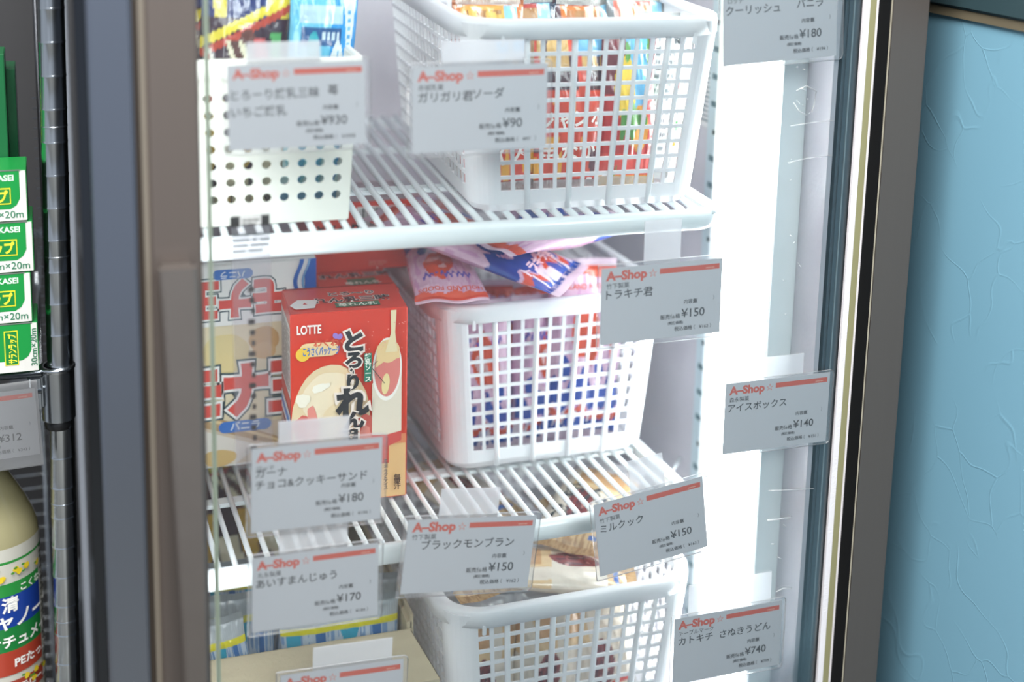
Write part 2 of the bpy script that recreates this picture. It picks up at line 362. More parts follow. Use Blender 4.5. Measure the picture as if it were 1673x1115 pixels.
m.box((.0600, -.0385, zh - .016), (.0792, -.0202, zh - .001), M_hd, .001); m.box((.0660, -.0385, zh - .599), (.0808, -.0202, zh - .584), M_hd, .001)
m.build('handle', door)

# ------------------------------------------------------------------ wire shelves
M_coat = mat('e9eef0', .3, coat=.3, noise=.02)
def make_shelf(name, label, loc, rot, r=.0022):
    t = thing(name, label, 'shelf', loc, rot, 'white wire shelves in the freezer')
    Wd, D = .392, .37; m = MB(); n = int(Wd / .0125)
    for i in range(n + 1):                              # wires, ends turned down into the front lip
        x = -Wd + .006 + i * (Wd - .012) / n
        m.tube([(x, .0045, -.006), (x, .0065, -.0035), (x, .0095, -.0024), (x, D, -.0024)], r, M_coat, 7)
    w_o = m.build('wire_deck', t); m = MB()
    path = [(-Wd - .004, .004, -.009)] + [(-.022 + .022 * math.sin(q), .026 - .022 * math.cos(q), -.009) for q in [math.pi / 2 * k / 8 for k in range(9)]] + [(0, D, -.009)]
    sec = [(.0055 * math.cos(q) * (1.0), .0085 * math.sin(q)) for q in [2 * math.pi * k / 14 for k in range(14)]]
    m.sweep(path, sec, M_coat); m.build('front_lip', t); m = MB()
    m.box((-Wd, D - .006, -.014), (-.002, D + .002, -.004), M_coat, .001)
    for y in (.115, .245): m.box((-Wd + .002, y, -.0085), (-.006, y + .013, -.005), M_coat, .001)
    m.build('cross_bar', t)
    m = MB(); m.tube([(-.030, .03, -.016), (.060, .155, -.040)], .0016, M_coat); m.build('support_arm', t)
    return t
TS = px(1178, 338, .03); TS_Z = TS.z
make_shelf('wire_shelf', 'upper white wire shelf, holding the dotted white bin and the basket of snack packets', (TS.x, .026, TS_Z), (.020, 0, -.030), .0027)
MS_Z = -.522
make_shelf('wire_shelf', 'lower white wire shelf, under the red milk carton and the basket of pink packets', (.486, .046, MS_Z), (-.019, 0, .022))

# ------------------------------------------------------------------ mesh baskets
M_bask = mat('f3f3f5', .35, coat=.2, noise=.015, trans=.35)
def rrect(a, b, r, nc=5, cols_a=None, cols_b=None):
    """stations round a rounded rectangle, half sizes a, b; returns [(x, y, tag)] starting at the front edge, tag = hole column or -1"""
    st = []
    def edge(p, q, fr):      # fr: list of (t, holeflag) cumulative
        for t, h in fr: st.append((p[0] + (q[0] - p[0]) * t, p[1] + (q[1] - p[1]) * t, h))
    def arc(cx, cy, a0):
        for k in range(1, nc): q = a0 + math.pi / 2 * k / nc; st.append((cx + r * math.cos(q), cy + r * math.sin(q), 0))
    edge((-a + r, -b), (a - r, -b), cols_a); arc(a - r, -b + r, -math.pi / 2)
    edge((a, -b + r), (a, b - r), cols_b); arc(a - r, b - r, 0)
    edge((a - r, b), (-a + r, b), cols_a); arc(-a + r, b - r, math.pi / 2)
    edge((-a, b - r), (-a, -b + r), cols_b); arc(-a + r, -b + r, math.pi)
    return st
def fracs(n, fill=.74):
    o = [(0, 0)]; p = 1 / n
    for i in range(n): o += [(p * (i + (1 - fill) / 2), 1), (p * (i + (1 + fill) / 2), 0)]
    o.append((1, 0)); return o
BW, BD, BH = .104, .150, .145        # half width, half depth at the rim, height
TAPER = .0115
def make_basket(label, loc, rot, group):
    t = thing('mesh_basket', label, 'basket', loc, rot, group)
    ca, cb = fracs(13), fracs(20); hs = [0.0, .014]; hole = [0]; rows = 10
    for i in range(rows):
        z0 = .015 + i * .0117; hs += [z0 + .0014, z0 + .0103]
    hs = [0, .006, .0164 - .003] + [z for z in hs[2:]] + [BH - .002]
    isrow = [False] * (len(hs) - 1)
    for i in range(3, 3 + 2 * rows, 2): isrow[i] = True
    m = MB(); rings = []
    for z in hs:
        q = z / BH; ins = TAPER * (1 - q) + (.004 if z == 0 else 0)
        rings.append([(x, y, z) for x, y, _ in rrect(BW - .004 - ins, BD - .004 - ins, .0195, 8, ca, cb)])
    st = rrect(BW, BD, .026, 8, ca, cb); n = len(st)
    vs = [p for ring in rings for p in ring]; fs = []
    for j in range(len(hs) - 1):
        for i in range(n):
            if isrow[j] and st[i][2]: continue
            k = (i + 1) % n; fs.append((j * n + i, j * n + k, (j + 1) * n + k, (j + 1) * n + i))
    fs.append(tuple(range(n))[::-1]); m.add(vs, fs, M_bask, False)
    # thicker ribs every third bar, front and back
    for sgn in (-1, 1):
        for c in (0, 1, 2, 3):
            fx = -1 + 2 * (c * 3 + 2) / 13
            pts = []
            for z in (.002, .02, .06, .1, BH - .006):
                ins = TAPER * (1 - z / BH); pts.append((fx * (BW - .004 - ins - .0195), sgn * (BD - .004 - ins + .0008), z))
            m.tube(pts, .0016, M_bask, 6)
    b = m.build('basket_body', t); so = b.modifiers.new('wall', 'SOLIDIFY'); so.thickness = .0017; so.offset = 0
    m = MB(); path = [(x, y, BH) for x, y, _ in rrect(BW - .0065, BD - .0065, .031, 10, [(0, 0), (.5, 0), (1, 0)], [(0, 0), (.5, 0), (1, 0)])]
    sec = [(-.003, -.004), (-.003, 0), (-.001, .0014), (.005, .0014), (.0068, 0), (.0072, -.004), (.0074, -.0125), (.0058, -.0125), (.0050, -.003), (.0, -.002)]
    m.sweep(path, sec[::-1], M_bask, closed=True)
    for sx in (-1, 1): m.box((sx * (BW - .030) - .0015, -BD - .0004, BH - .0185), (sx * (BW - .030) + .0015, -BD + .0016, BH - .010), M_bask, .0005)
    m.build('rim', t)
    return t
g = 'translucent mesh baskets'
b_mid = make_basket('translucent white mesh basket of pink packets, beside the tall red carton', (.3875, .275, MS_Z + .0006), (-.018, 0, .015), g)
b_top = make_basket('translucent white mesh basket full of colourful snack packets on the upper shelf', (.3850, .185, TS_Z + .0036), (.020, 0, -.035), g)
b_low = make_basket('lowest translucent white mesh basket, holding cream packets below the lower shelf', (.3775, .192, ZB + .001), (0, 0, .02), g); b_low.scale.x = 1.06

# white bin with round holes
def make_bin():
    t = thing('storage_bin', 'opaque white plastic bin with rows of round holes at the upper left', 'bin', (.1495, .170, TS_Z + .0014), (0, 0, -.03), None)
    M = mat('ece9df', .4, noise=.02); m = MB(); a0, a1, H, D = .0515, .0575, .118, .115
    # front and back panels carry the holes; sides are plain
    import bmesh
    def panel(y0, y1, flip):
        nx, nz, seg = 8, 7, 16; cell = .0115; vs = []; fs = []
        # cells with a round hole, tiled
        def P(x, z):
            s = a0 + (a1 - a0) * z / H; return (x * s / a0, y0 + (y1 - y0) * z / H, z)
        gx = 2 * a0 / nx * .94; x00 = -gx * nx / 2; z00 = .013; gz = .0122
        for ix in range(nx):
            for iz in range(nz):
                cx, cz = x00 + gx * (ix + .5), z00 + gz * (iz + .5); b = len(vs)
                for k in range(seg):
                    q = 2 * math.pi * k / seg; vs.append(P(cx + .0032 * math.cos(q), cz + .0032 * math.sin(q)))
                for k in range(seg):
                    q = 2 * math.pi * k / seg; c, s_ = math.cos(q), math.sin(q); kk = 1 / max(abs(c), abs(s_))
                    vs.append(P(cx + gx / 2 * c * kk, cz + gz / 2 * s_ * kk))
                for k in range(seg): l = (k + 1) % seg; fs.append((b + k, b + l, b + seg + l, b + seg + k))
                # corner fill
                for sx, sz in ((1, 1), (-1, 1), (-1, -1), (1, -1)):
                    pass
        x1, z1 = x00 + gx * nx, z00 + gz * nz; b = len(vs)
        for (xa, za, xb, zb_) in ((-a0, 0, a0, z00), (-a0, z1, a0, H), (-a0, z00, x00, z1), (x1, z00, a0, z1)):
            b = len(vs); vs += [P(xa, za), P(xb, za), P(xb, zb_), P(xa, zb_)]; fs.append((b, b + 1, b + 2, b + 3))
        m.add(vs, fs, M)
    panel(-D + .006, -D, 0); panel(D - .006, D, 1)
    for s in (-1, 1):
        m.add([(s * a0, -D + .006, 0), (s * a0, D - .006, 0), (s * a1, D, H), (s * a1, -D, H)], [(0, 1, 2, 3)], M)
    m.add([(-a0, -D + .006, .0005), (a0, -D + .006, .0005), (a0, D - .006, .0005), (-a0, D - .006, .0005)], [(0, 1, 2, 3)], M)
    o = m.build('bin_body', t); so = o.modifiers.new('wall', 'SOLIDIFY'); so.thickness = .0018; so.offset = 0
    m = MB(); ring = [(x, y, H) for x, y, _ in rrect(a1 + .001, D + .001, .008, 5, [(0, 0), (1, 0)], [(0, 0), (1, 0)])]
    m.sweep(ring, [(-.0015, -.012), (.0035, -.012), (.004, .0005), (.0025, .002), (-.0005, .002), (-.0015, 0)][::-1], M, closed=True)
    for sx in (-1, 1): m.box((sx * a1 - .004, -D - .0045, H - .028), (sx * a1 + .004, -D + .002, H - .011), M, .001)
    m.build('rim', t)
make_bin()

# ------------------------------------------------------------------ pillow packets
def vnoise(u, v, s, seed=0):
    x, y = u * s, v * s; xi, yi = np.floor(x), np.floor(y); fx, fy = x - xi, y - yi
    fx = fx * fx * (3 - 2 * fx); fy = fy * fy * (3 - 2 * fy)
    h = lambda a, b: np.modf(np.abs(np.sin(a * 127.1 + b * 311.7 + seed * 74.7) * 43758.5453))[0]
    return (h(xi, yi) * (1 - fx) + h(xi + 1, yi) * fx) * (1 - fy) + (h(xi, yi + 1) * (1 - fx) + h(xi + 1, yi + 1) * fx) * fy
M_pack = painted_mat('packet_film', .2, .9, trans=.12, bump=.55)
M_pack_matt = painted_mat('packet_soft_film', .24, .8, trans=.25, bump=.6)
def base(shape, c): return np.broadcast_to(np.array(lin(c)), (shape[0], 3)).copy()
def put(A, mask, c): A[mask] = np.array(lin(c))
def pkt_surface(W, H, T, seed, bend, wr=1.0, cr=.07):
    ph = seed * 1.7
    def S(u, v, s, l=0.):            # u -1..1, v 0..1, s = -1 front / +1 back
        u = np.asarray(u, float); v = np.asarray(v, float)
        k = np.clip((v - cr) / (1 - 2 * cr), 0, 1); e = np.sin(np.pi * k) ** .55; e = np.where((v <= cr) | (v >= 1 - cr), 0, e)
        t = T / 2 * np.clip(1 - np.abs(u) ** 2.6, 0, 1) ** .55 * e
        lump = (vnoise(u + 3, v * 1.6 + 5, 3.1, seed) - .5) * .0035 * wr * e * np.clip(1 - np.abs(u) ** 4, 0, 1)
        cre = (np.abs(vnoise(u * 1.0 + 9 + .5 * v, v * 2.0 + 2, 5.3, seed + 4) - .5)) * -.0022 * wr * np.clip(1 - np.abs(u) ** 6, 0, 1) * (e > 0)
        rid = np.where(e == 0, .00025 * np.sin(v * H / .0011 * 6.28), 0)
        x = u * W / 2 * (1 - .05 * e) + .0012 * np.sin(v * 9 + ph) * e
        y = s * (t + lump + cre + l) + rid + bend * ((v - .5) ** 2 - .25) + .0012 * np.sin(u * 5 + ph) * (1 - e)
        return np.stack([x, y, v * H + 0 * u], -1)
    return S
def make_packet(name, label, cat, W, H, T, paint, loc, rot, seed=1, bend=0., mtl=None, texts=(), group=None, nu=54, nv=84, cr=.07):
    S = pkt_surface(W, H, T, seed, bend, cr=cr); m = MB(); mtl = mtl or M_pack
    uu, vv = np.meshgrid(np.linspace(-1, 1, nu), np.linspace(0, 1, nv)); U, V = uu.ravel(), vv.ravel()
    fs = [(j * nu + i, j * nu + i + 1, (j + 1) * nu + i + 1, (j + 1) * nu + i) for j in range(nv - 1) for i in range(nu - 1)]
    for s in (-1, 1):
        P = S(U, V, s); col = paint(U if s < 0 else -U, V, s)
        m.add(P.tolist(), fs if s < 0 else [f[::-1] for f in fs], mtl, True, col.tolist())
    for (tx, u, v, size, col, bold, rt, side) in texts:       # u, v in metres from centre-bottom
        vs, tf = text2d(tx, size, bold)
        if not vs: continue
        x0 = min(p[0] for p in vs); x1 = max(p[0] for p in vs); c, q = math.cos(rt), math.sin(rt)
        pu = []; pv = []
        for x, y in vs: x = x - (x0 + x1) / 2; pu.append(u + x * c - y * q); pv.append(v + x * q + y * c)
        pu, pv = np.array(pu), np.array(pv)
        sg = -1 if side == 0 else 1
        PP = S(np.clip(sg * -pu / (W / 2), -.99, .99), np.clip(pv / H, .001, .999), sg, .0003)
        m.add(PP.tolist(), tf, mat(col, .35))
    o = m.build(name); o.location = (loc[0], loc[1], loc[2] + Z0); o.rotation_euler = rot
    return tag(o, label, cat, group)

# paint functions: (u, v, side) -> colours of the printed film
def crimp(A, u, v, c, cr=.07): put(A, (v < cr) | (v > 1 - cr), c)
def p_wafer(bg='1c2338', biscuit='c9a06a', edge='b9443a'):
    def f(u, v, s):
        A = base(u.shape, bg); n = vnoise(u, v, 4, 3)
        if s > 0:
            put(A, np.abs(u) < .9, 'ecebe6'); return A
        put(A, (np.abs(u) < .78) & (v > .55) & (v < .93), edge); put(A, (np.abs(u) < .66) & (v > .58) & (v < .91), biscuit)
        put(A, (np.abs(u) < .66) & (v > .58) & (v < .91) & (n > .62), 'a9794a'); put(A, (np.abs(u) < .66) & (np.abs(u) > .62) & (v > .58) & (v < .91), '8c5a33')
        put(A, (v < .5) & (v > .1), 'cf4630'); put(A, (v < .5) & (v > .1) & (n > .68), 'e8a23c'); put(A, (np.abs(u - .6) < .2) & (v > .7), '8fc7e6')
        crimp(A, u, v, bg); return A
    return f
def p_red(seed=0):
    def f(u, v, s):
        A = base(u.shape, 'd9421f'); n = vnoise(u + seed, v, 3, 5 + seed); n2 = vnoise(u, v + seed, 7, 8)
        if s > 0: return p_back(u, v, s)
        put(A, (v > .60) & (n > .45), '47202a'); put(A, (v > .72) & (n2 > .5), 'd9b06a'); put(A, (v > .8) & (u > .1), '6fb0d8')
        put(A, (v < .55) & (n2 > .74), 'f1b23a'); put(A, (v < .25) & (n > .66), '5a1f2c'); crimp(A, u, v, '8d2a2a'); return A
    return f
def p_banana(u, v, s):
    if s > 0: return p_back(u, v, s)
    A = base(u.shape, 'c32a24'); n = vnoise(u, v, 5, 2)
    put(A, (v > .55), '7c2b33'); put(A, ((u - .2) ** 2 + ((v - .75) * 1.7) ** 2) < .22, '6db6e0'); put(A, ((u + .25) ** 2 + ((v - .58) * 1.9) ** 2) < .14, 'f3cf3e')
    put(A, ((u - .3) ** 2 + ((v - .35) * 2) ** 2) < .08, 'f0a63c'); put(A, (v < .2), 'e0483a'); put(A, (n > .8), '5b9a3f'); crimp(A, u, v, 'e6b534'); return A
def p_back(u, v, s):
    A = base(u.shape, 'e9ebea'); r = vnoise(u * 3, v, 26, 1)
    rows = (np.floor(v * 46) % 2 == 0) & (v > .12) & (v < .86) & (u > -.8) & (u < .15) & (r > .45); put(A, rows, '83898c')
    put(A, (u > .2) & (u < .8) & (v > .74) & (v < .9) & (np.floor(v * 150) % 2 == 0), '2c3034')
    put(A, (u > .3) & (u < .7) & (v > .55) & (v < .6), 'd8392e'); put(A, (u > .35) & (u < .75) & (v > .3) & (v < .35), '4aa34a'); put(A, (u > .3) & (u < .72) & (v > .2) & (v < .25), 'e8862c')
    return A
def p_yellow(u, v, s):
    A = base(u.shape, 'f0d23a'); put(A, (v > .25) & (v < .72), 'e9e6da'); put(A, np.floor(u * 3 + v * 2) % 2 == 0, 'f4dc50'); crimp(A, u, v, 'b9a85a'); return A
def p_choco(u, v, s):
    A = base(u.shape, '3a2030'); n = vnoise(u, v, 3.4, 6)
    put(A, (v > .80), '2a3570'); put(A, (v > .80) & (n > .6), 'e7d24a'); put(A, np.abs(v - .79 - .1 * u) < .022, 'f0dc3c'); put(A, np.abs(v - .745 - .1 * u) < .018, 'c2452e')
    put(A, ((u - .05) ** 2 * .5 + ((v - .58) * 1.2) ** 2 < .045), '6a3c34'); put(A, ((u + .05) ** 2 * .5 + ((v - .60) * 1.5) ** 2 < .018), 'ece6c8')
    put(A, (np.abs(u + .1 + (v - .62) * 2.0) < .20) & (v < .70) & (v > .45), 'efe8c9'); put(A, (np.abs(u + .1 + (v - .62) * 2.0) < .09) & (v < .70) & (v > .5), '5c332b')
    put(A, (np.abs(u - .42 + (v - .6) * .9) < .15) & (v > .4) & (v < .72), 'd45a58'); put(A, (np.abs(u - .75 + (v - .6) * .4) < .12) & (v > .44) & (v < .74), '58b062')
    put(A, (v < .45) & (n > .5), 'e3b53b'); put(A, (v < .3) & (n < .4), 'e8e0c0'); put(A, ((u + .82) ** 2 * 3 + ((v - .52) * 1.6) ** 2 < .06), 'f2ece2'); put(A, ((u + .82) ** 2 * 9 + ((v - .52) * 1.9) ** 2 < .06), 'd8343a')
    return A
def p_soda(u, v, s):
    A = base(u.shape, '1c95dc'); n = vnoise(u, v, 4, 4)
    put(A, (u < .15) & (v > .5), '6cc3e4'); put(A, (u < .15) & (v < .62) & (n > .35), '7fcfe0'); put(A, (v > .76) & (v < .84) & (u < .5) & (u > -.75), 'b9d6ea'); put(A, (v > .67) & (v < .745) & (u < .48) & (u > -.7), '15538f')
    put(A, (v > .69) & (v < .73) & (u < .4) & (u > -.1) & (np.floor(u * 22) % 3 > 0), 'c8dbe8'); put(A, (u + .35) ** 2 + ((v - .58) * 1.5) ** 2 < .05, '2aa9b6')
    put(A, ((u - .38) ** 2 + ((v - .57) * 1.75) ** 2) < .045, 'e6f0f4'); put(A, (np.abs(u - .38 - (v - .57) * .3) < .03) & (np.abs(v - .57) < .08), '6fb6e0')
    put(A, (np.abs(u - .72) < .06 + .5 * np.clip(v - .62, 0, .3)) & (v > .55) & (v < .9), 'dfeef6'); put(A, (np.abs(u - .72) < .05) & (v > .68) & (v < .84) & (np.floor(v * 60) % 2 == 0), '5ba9dc')
    put(A, (v < .48) & (n > .5), 'bfe6ee'); put(A, (v < .48) & (n < .35), '45b4e0'); put(A, ((u - .2) ** 2 + ((v - .42) * 2) ** 2) < .03, 'e9a65c'); crimp(A, u, v, '6fb9e2'); return A
def p_teal(u, v, s):
    A = base(u.shape, '37627c'); n = vnoise(u, v, 5, 9); put(A, n > .6, '24404e'); put(A, (v > .7), '3d7a94'); return A
def p_pink(seed):
    def f(u, v, s):
        A = base(u.shape, 'e6bfd8'); n = vnoise(u + seed, v, 3.2, seed); n2 = vnoise(u, v + seed, 9, seed + 1); n3 = vnoise(u + seed, v, 20, 3)
        put(A, n3 > .72, 'efcfe2'); put(A, n2 > .78, 'd8a6cb')
        wv = .05 * np.sin(u * 6 + seed) + .03 * np.sin(u * 15)
        put(A, (v > .9 + wv * .2) & (v < .955), 'e85a38'); put(A, ((u - .15) ** 2 * .9 + ((v - .60 - wv * .5) * 2.4) ** 2 < .17), 'ea5a36'); put(A, ((u - .05) ** 2 + ((v - .60) * 3.2) ** 2 < .05) & (n2 > .55), 'f6c9c6')
        put(A, (v < .34 + wv) & (v > .19 + wv * .6) & (n > .30), '2c4fb0'); put(A, ((u + .5) ** 2 + ((v - .40) * 2.4) ** 2 < .03), '2c4fb0'); put(A, ((u - .55) ** 2 + ((v - .39) * 2.4) ** 2 < .02), '2c4fb0')
        put(A, (v < .17 + wv * .5) & (v > .12 + wv * .5), 'e4573a'); put(A, (v < .12 + wv * .5), '3058b4'); put(A, (v < .16) & (n2 > .66), 'f2e6ee')
        put(A, (np.abs(v - .74 - .02 * np.sin(u * 40)) < .018) & (np.abs(u) < .7) & (n2 > .3), '6a5fc0'); put(A, (v > .955) | (v < .04), 'ecdbe6'); return A
    return f
def p_cream(seed):
    def f(u, v, s):
        A = base(u.shape, 'eadfd0'); n = vnoise(u + seed, v, 3, seed); n2 = vnoise(u, v, 22, 2)
        put(A, (v > .55) & (n > .42), 'e6c79a'); put(A, (v > .62) & (n > .55), 'cfa070'); put(A, (v > .80), 'c7c5c9')
        r = ((u + .05) ** 2 * 1.3 + ((v - .40) * 2.3) ** 2); put(A, r < .15, '8a3a3a'); put(A, (r < .15) & (n2 > .55), '5a2530'); put(A, (r < .15) & (n2 > .8), 'd08a86')
        put(A, (v < .2), 'd9b98c'); put(A, (v < .2) & (n2 > .6), 'b08a60'); put(A, (np.abs(v - .14) < .015) & (n > .4), '4a6ab0'); put(A, (np.abs(v - .25) < .02) & (u > .2), 'cc4438')
        if s > 0: put(A, (np.abs(u) < .7) & (np.floor(v * 40) % 2 == 0) & (n2 > .4) & (v > .1) & (v < .6), '8c8078')
        return A
    return f
def p_vinyl(u, v, s):
    A = base(u.shape, 'cfd6dc'); n = vnoise(u * 3, v, 9, 2)
    put(A, v < .80, 'c2cfdf'); put(A, (v < .80) & (n > .55), '7fa0cc'); put(A, (v < .80) & (np.abs(u - .15) < .02 + .8 * np.clip(v - .62, 0, 1)), '1fa6c8'); put(A, (v < .80) & (np.abs(u + .35) < .09), '2f6fb4')
    put(A, (v < .80) & (np.abs(u - .62) < .07), '2f6fb4'); put(A, (v < .80) & (np.abs(u + .8) < .12), '2aa9cc'); put(A, (v > .80) & (v < .845), 'eadd22'); put(A, (v > .845), 'c9ced2'); put(A, (v > .845) & (np.floor(u * 62) % 2 == 0), 'a2a8ad'); return A

R = math.radians
gp = 'snack packets in the upper mesh basket'
tz = TS_Z + .005
for i, (x, y, z, rx, ry, rz, W, H, pf, nm, lb, tx) in enumerate([
    (.324, .085, 0, -10, -3, 0, .062, .128, p_red(1), 'snack_packet', 'red packet with white lettering low behind the front left corner of the top basket', [('チョコ', 0, .045, .018, 'f4efe8', .03, .2, 0), ('アイス', 0, .022, .016, 'f4efe8', .03, .2, 0)]),
    (.376, .081, 0, -9, 2, 0, .058, .130, p_red(4), 'snack_packet', 'orange red packet in the middle of the top basket front row', [('ジャンボ', 0, .05, .015, 'f4efe8', .03, .1, 0), ('もなか', 0, .024, .015, 'f4efe8', .03, .1, 0)]),
    (.424, .081, 0, -8, 3, 0, .048, .132, p_banana, 'snack_packet', 'red packet with yellow and light blue pictures at the top basket front', []),
    (.460, .100, 0, -5, 4, 8, .052, .134, p_back, 'snack_packet', 'white packet back with small print at the right of the top basket', []),
]):
    make_packet(nm, lb, 'packet', W, H, .022, pf, (x, y, tz + z + .002), (R(rx), R(ry), R(rz)), seed=i + 1, texts=tx, group=gp)
for i, (x, y, rx, ry, rz, W, H, pf, lb) in enumerate([
    (.331, .150, -13, 3, -8, .060, .150, p_wafer('5a2a26', 'd98a50', '9c3b30'), 'dark brown packet with an orange biscuit in the left corner of the top basket'),
    (.327, .116, -12, 1, 2, .060, .150, p_wafer('c8743c', 'dcb254', 'e2a24c'), 'yellow biscuit packet, leftmost along the top basket rim'),
    (.362, .121, -12, -2, -1, .060, .150, p_wafer('20263c', 'b98f66', 'b4483f'), 'navy packet with a brown wafer, second along the top basket rim'),
    (.404, .119, -13, 4, 0, .058, .148, p_wafer('4b1f2a', 'b0703c', 'd8732e'), 'maroon packet with an orange and light blue picture at the top basket rim'),
    (.430, .128, -11, -8, 2, .056, .149, p_wafer('262a34', 'e2b070', 'c93a30'), 'black and red packet with a golden picture at the top basket rim'),
    (.452, .126, -10, 3, 2, .056, .150, p_wafer('8b8d90', 'e9ccb4', 'd8604c'), 'grey and red packet near the right of the top basket rim'),
    (.470, .150, -8, 6, 6, .050, .152, p_yellow, 'yellow and silver packet at the right end of the top basket rim'),
    (.372, .175, -9, 0, 0, .070, .152, p_choco, 'brown and yellow packet behind the front rows of the top basket'),
]):
    make_packet('snack_packet', lb, 'packet', W, H, .020, pf, (x, y, tz + .002), (R(rx), R(ry), R(rz)), seed=i + 11, group=gp)
gl = 'packets in the dotted white bin'
make_packet('snack_packet', 'brown and yellow chocolate packet standing in the dotted white bin', 'packet', .066, .172, .024, p_choco, (.128, .112, TS_Z + .004), (R(-4), R(3), 0), 3, group=gl)
make_packet('snack_packet', 'bright blue soda ice packet standing in the dotted white bin', 'packet', .052, .176, .022, p_soda, (.181, .104, TS_Z + .004), (R(-3), R(4), R(3)), 4, group=gl, nu=80, nv=120)
make_packet('snack_packet', 'dark teal packet tucked behind the blue one in the white bin', 'packet', .060, .160, .018, p_teal, (.163, .140, TS_Z + .004), (R(-3), 0, 0), 6, group=gl)
make_packet('snack_packet', 'second brown and yellow packet further back in the white bin', 'packet', .062, .178, .020, p_choco, (.120, .150, TS_Z + .004), (R(-3), R(-4), 0), 8, group=gl)

gk = 'pink ice packets in the middle basket'
hf = ('HOLLAND FOODS', 0, .119, .0065, 'd8502f', .02, 0, 0)
for i, (x, y, z, rx, ry, rz, lb) in enumerate([
    (.335, .168, .004, -7, 0, 0, 'pink packet with an orange patch standing at the left front of the middle basket'),
    (.393, .172, .004, -6, 2, 2, 'pink packet with a blue foot standing at the centre of the middle basket'),
    (.433, .169, .004, -7, 3, -2, 'pink packet standing at the right front of the middle basket'),
    (.360, .215, .006, -5, 4, 5, 'pink packet upright in the second row of the middle basket'),
    (.425, .215, .006, -5, -6, 0, 'pink packet upright behind the right front one in the middle basket'),
]):
    make_packet('ice_packet', lb, 'packet', .060, .132, .026, p_pink(i + 1), (x, y, MS_Z + z), (R(rx), R(ry), R(rz)), seed=i + 21, mtl=M_pack_matt, texts=[hf], group=gk)
for i, (x, y, z, rx, ry, rz, W, L, lb, tx) in enumerate([
    (.316, .262, .172, -96, 0, 172, .060, .142, 'pink packet lying at the left of the middle basket, its lettering upside down', [('HOLLAND FOODS', 0, .122, .0065, 'd8502f', .02, 0, 0)]),
    (.402, .128, .164, -76, -4, 50, .076, .182, 'pink packet with blue drips lying diagonally across the top of the middle basket', [('トラキチ君', 0, .030, .012, 'f2d8e4', .04, 0, 0)]),
    (.420, .162, .010, -7, 3, -4, .062, .158, 'tall pink packet with an orange band rising from the middle basket at its right', [('HOLLAND FOODS', 0, .132, .006, 'd8502f', .02, 0, 0)]),
    (.478, .196, .196, -90, 0, 112, .056, .160, 'topmost pink packet, its blue and orange end pointing at the right wall', []),
    (.352, .235, .165, -84, 6, 12, .062, .150, 'pink packet lying under the diagonal one at the back of the middle basket', []),
    (.420, .240, .165, -84, -6, -14, .062, .150, 'pink packet lying at the right back of the middle basket', []),
]):
    make_packet('ice_packet', lb, 'packet', W, L, .022, p_pink(i + 31), (x, y, MS_Z + z), (R(rx), R(ry), R(rz)), seed=i + 31, mtl=M_pack_matt, texts=tx, group=gk, nu=70, nv=110)

gc = 'cream ice packets in the lowest basket'
for i, (x, y, z, rx, ry, rz, lb, tx) in enumerate([
    (.318, .085, .004, -8, 0, 0, 'cream packet standing at the left front of the lowest basket', []),
    (.370, .083, .004, -8, 3, 0, 'cream packet with small print standing at the centre of the lowest basket', []),
    (.425, .086, .004, -8, -3, 0, 'tan packet standing at the right front of the lowest basket', []),
    (.345, .125, .004, -8, 3, 0, 'cream packet in the second row of the lowest basket', []),
    (.410, .130, .004, -8, -4, 0, 'tan packet in the second row of the lowest basket', []),
]):
    make_packet('ice_packet', lb, 'packet', .060, .128, .026, p_cream(i + 1), (x, y, ZB + z), (R(rx), R(ry), R(rz)), seed=i + 41, mtl=M_pack_matt, texts=tx, group=gc)
for i, (x, y, z, rx, ry, rz, lb, tx) in enumerate([
    (.444, .074, .138, -86, 0, 72, 'cream packet with a picture of red beans lying on top of the lowest basket', [('まんじゅう', .012, .108, .013, '2c2c30', .03, 0, 0)]),
    (.386, .098, .157, -79, 0, -42, 'cream packet with black brush lettering behind the bean packet', [('あいす', .004, .027, .020, '2a2a30', .06, 0, 0), ('まん', 0, .058, .022, '2a2a30', .06, 0, 0)]),
    (.452, .100, .138, -84, 0, 14, 'flat cream and lilac packet lying at the right of the lowest basket', []),
    (.322, .070, .142, -84, 0, 10, 'beige packet lying at the left of the lowest basket', []),
    (.360, .165, .150, -80, 5, 30, 'cream packet lying far back in the lowest basket, seen through the shelf wires', []),
]):
    make_packet('ice_packet', lb, 'packet', .066, .130, .024, p_cream(i + 11), (x, y, ZB + z), (R(rx), R(ry), R(rz)), seed=i + 51, mtl=M_pack_matt, texts=tx, group=gc, nu=80, nv=120)

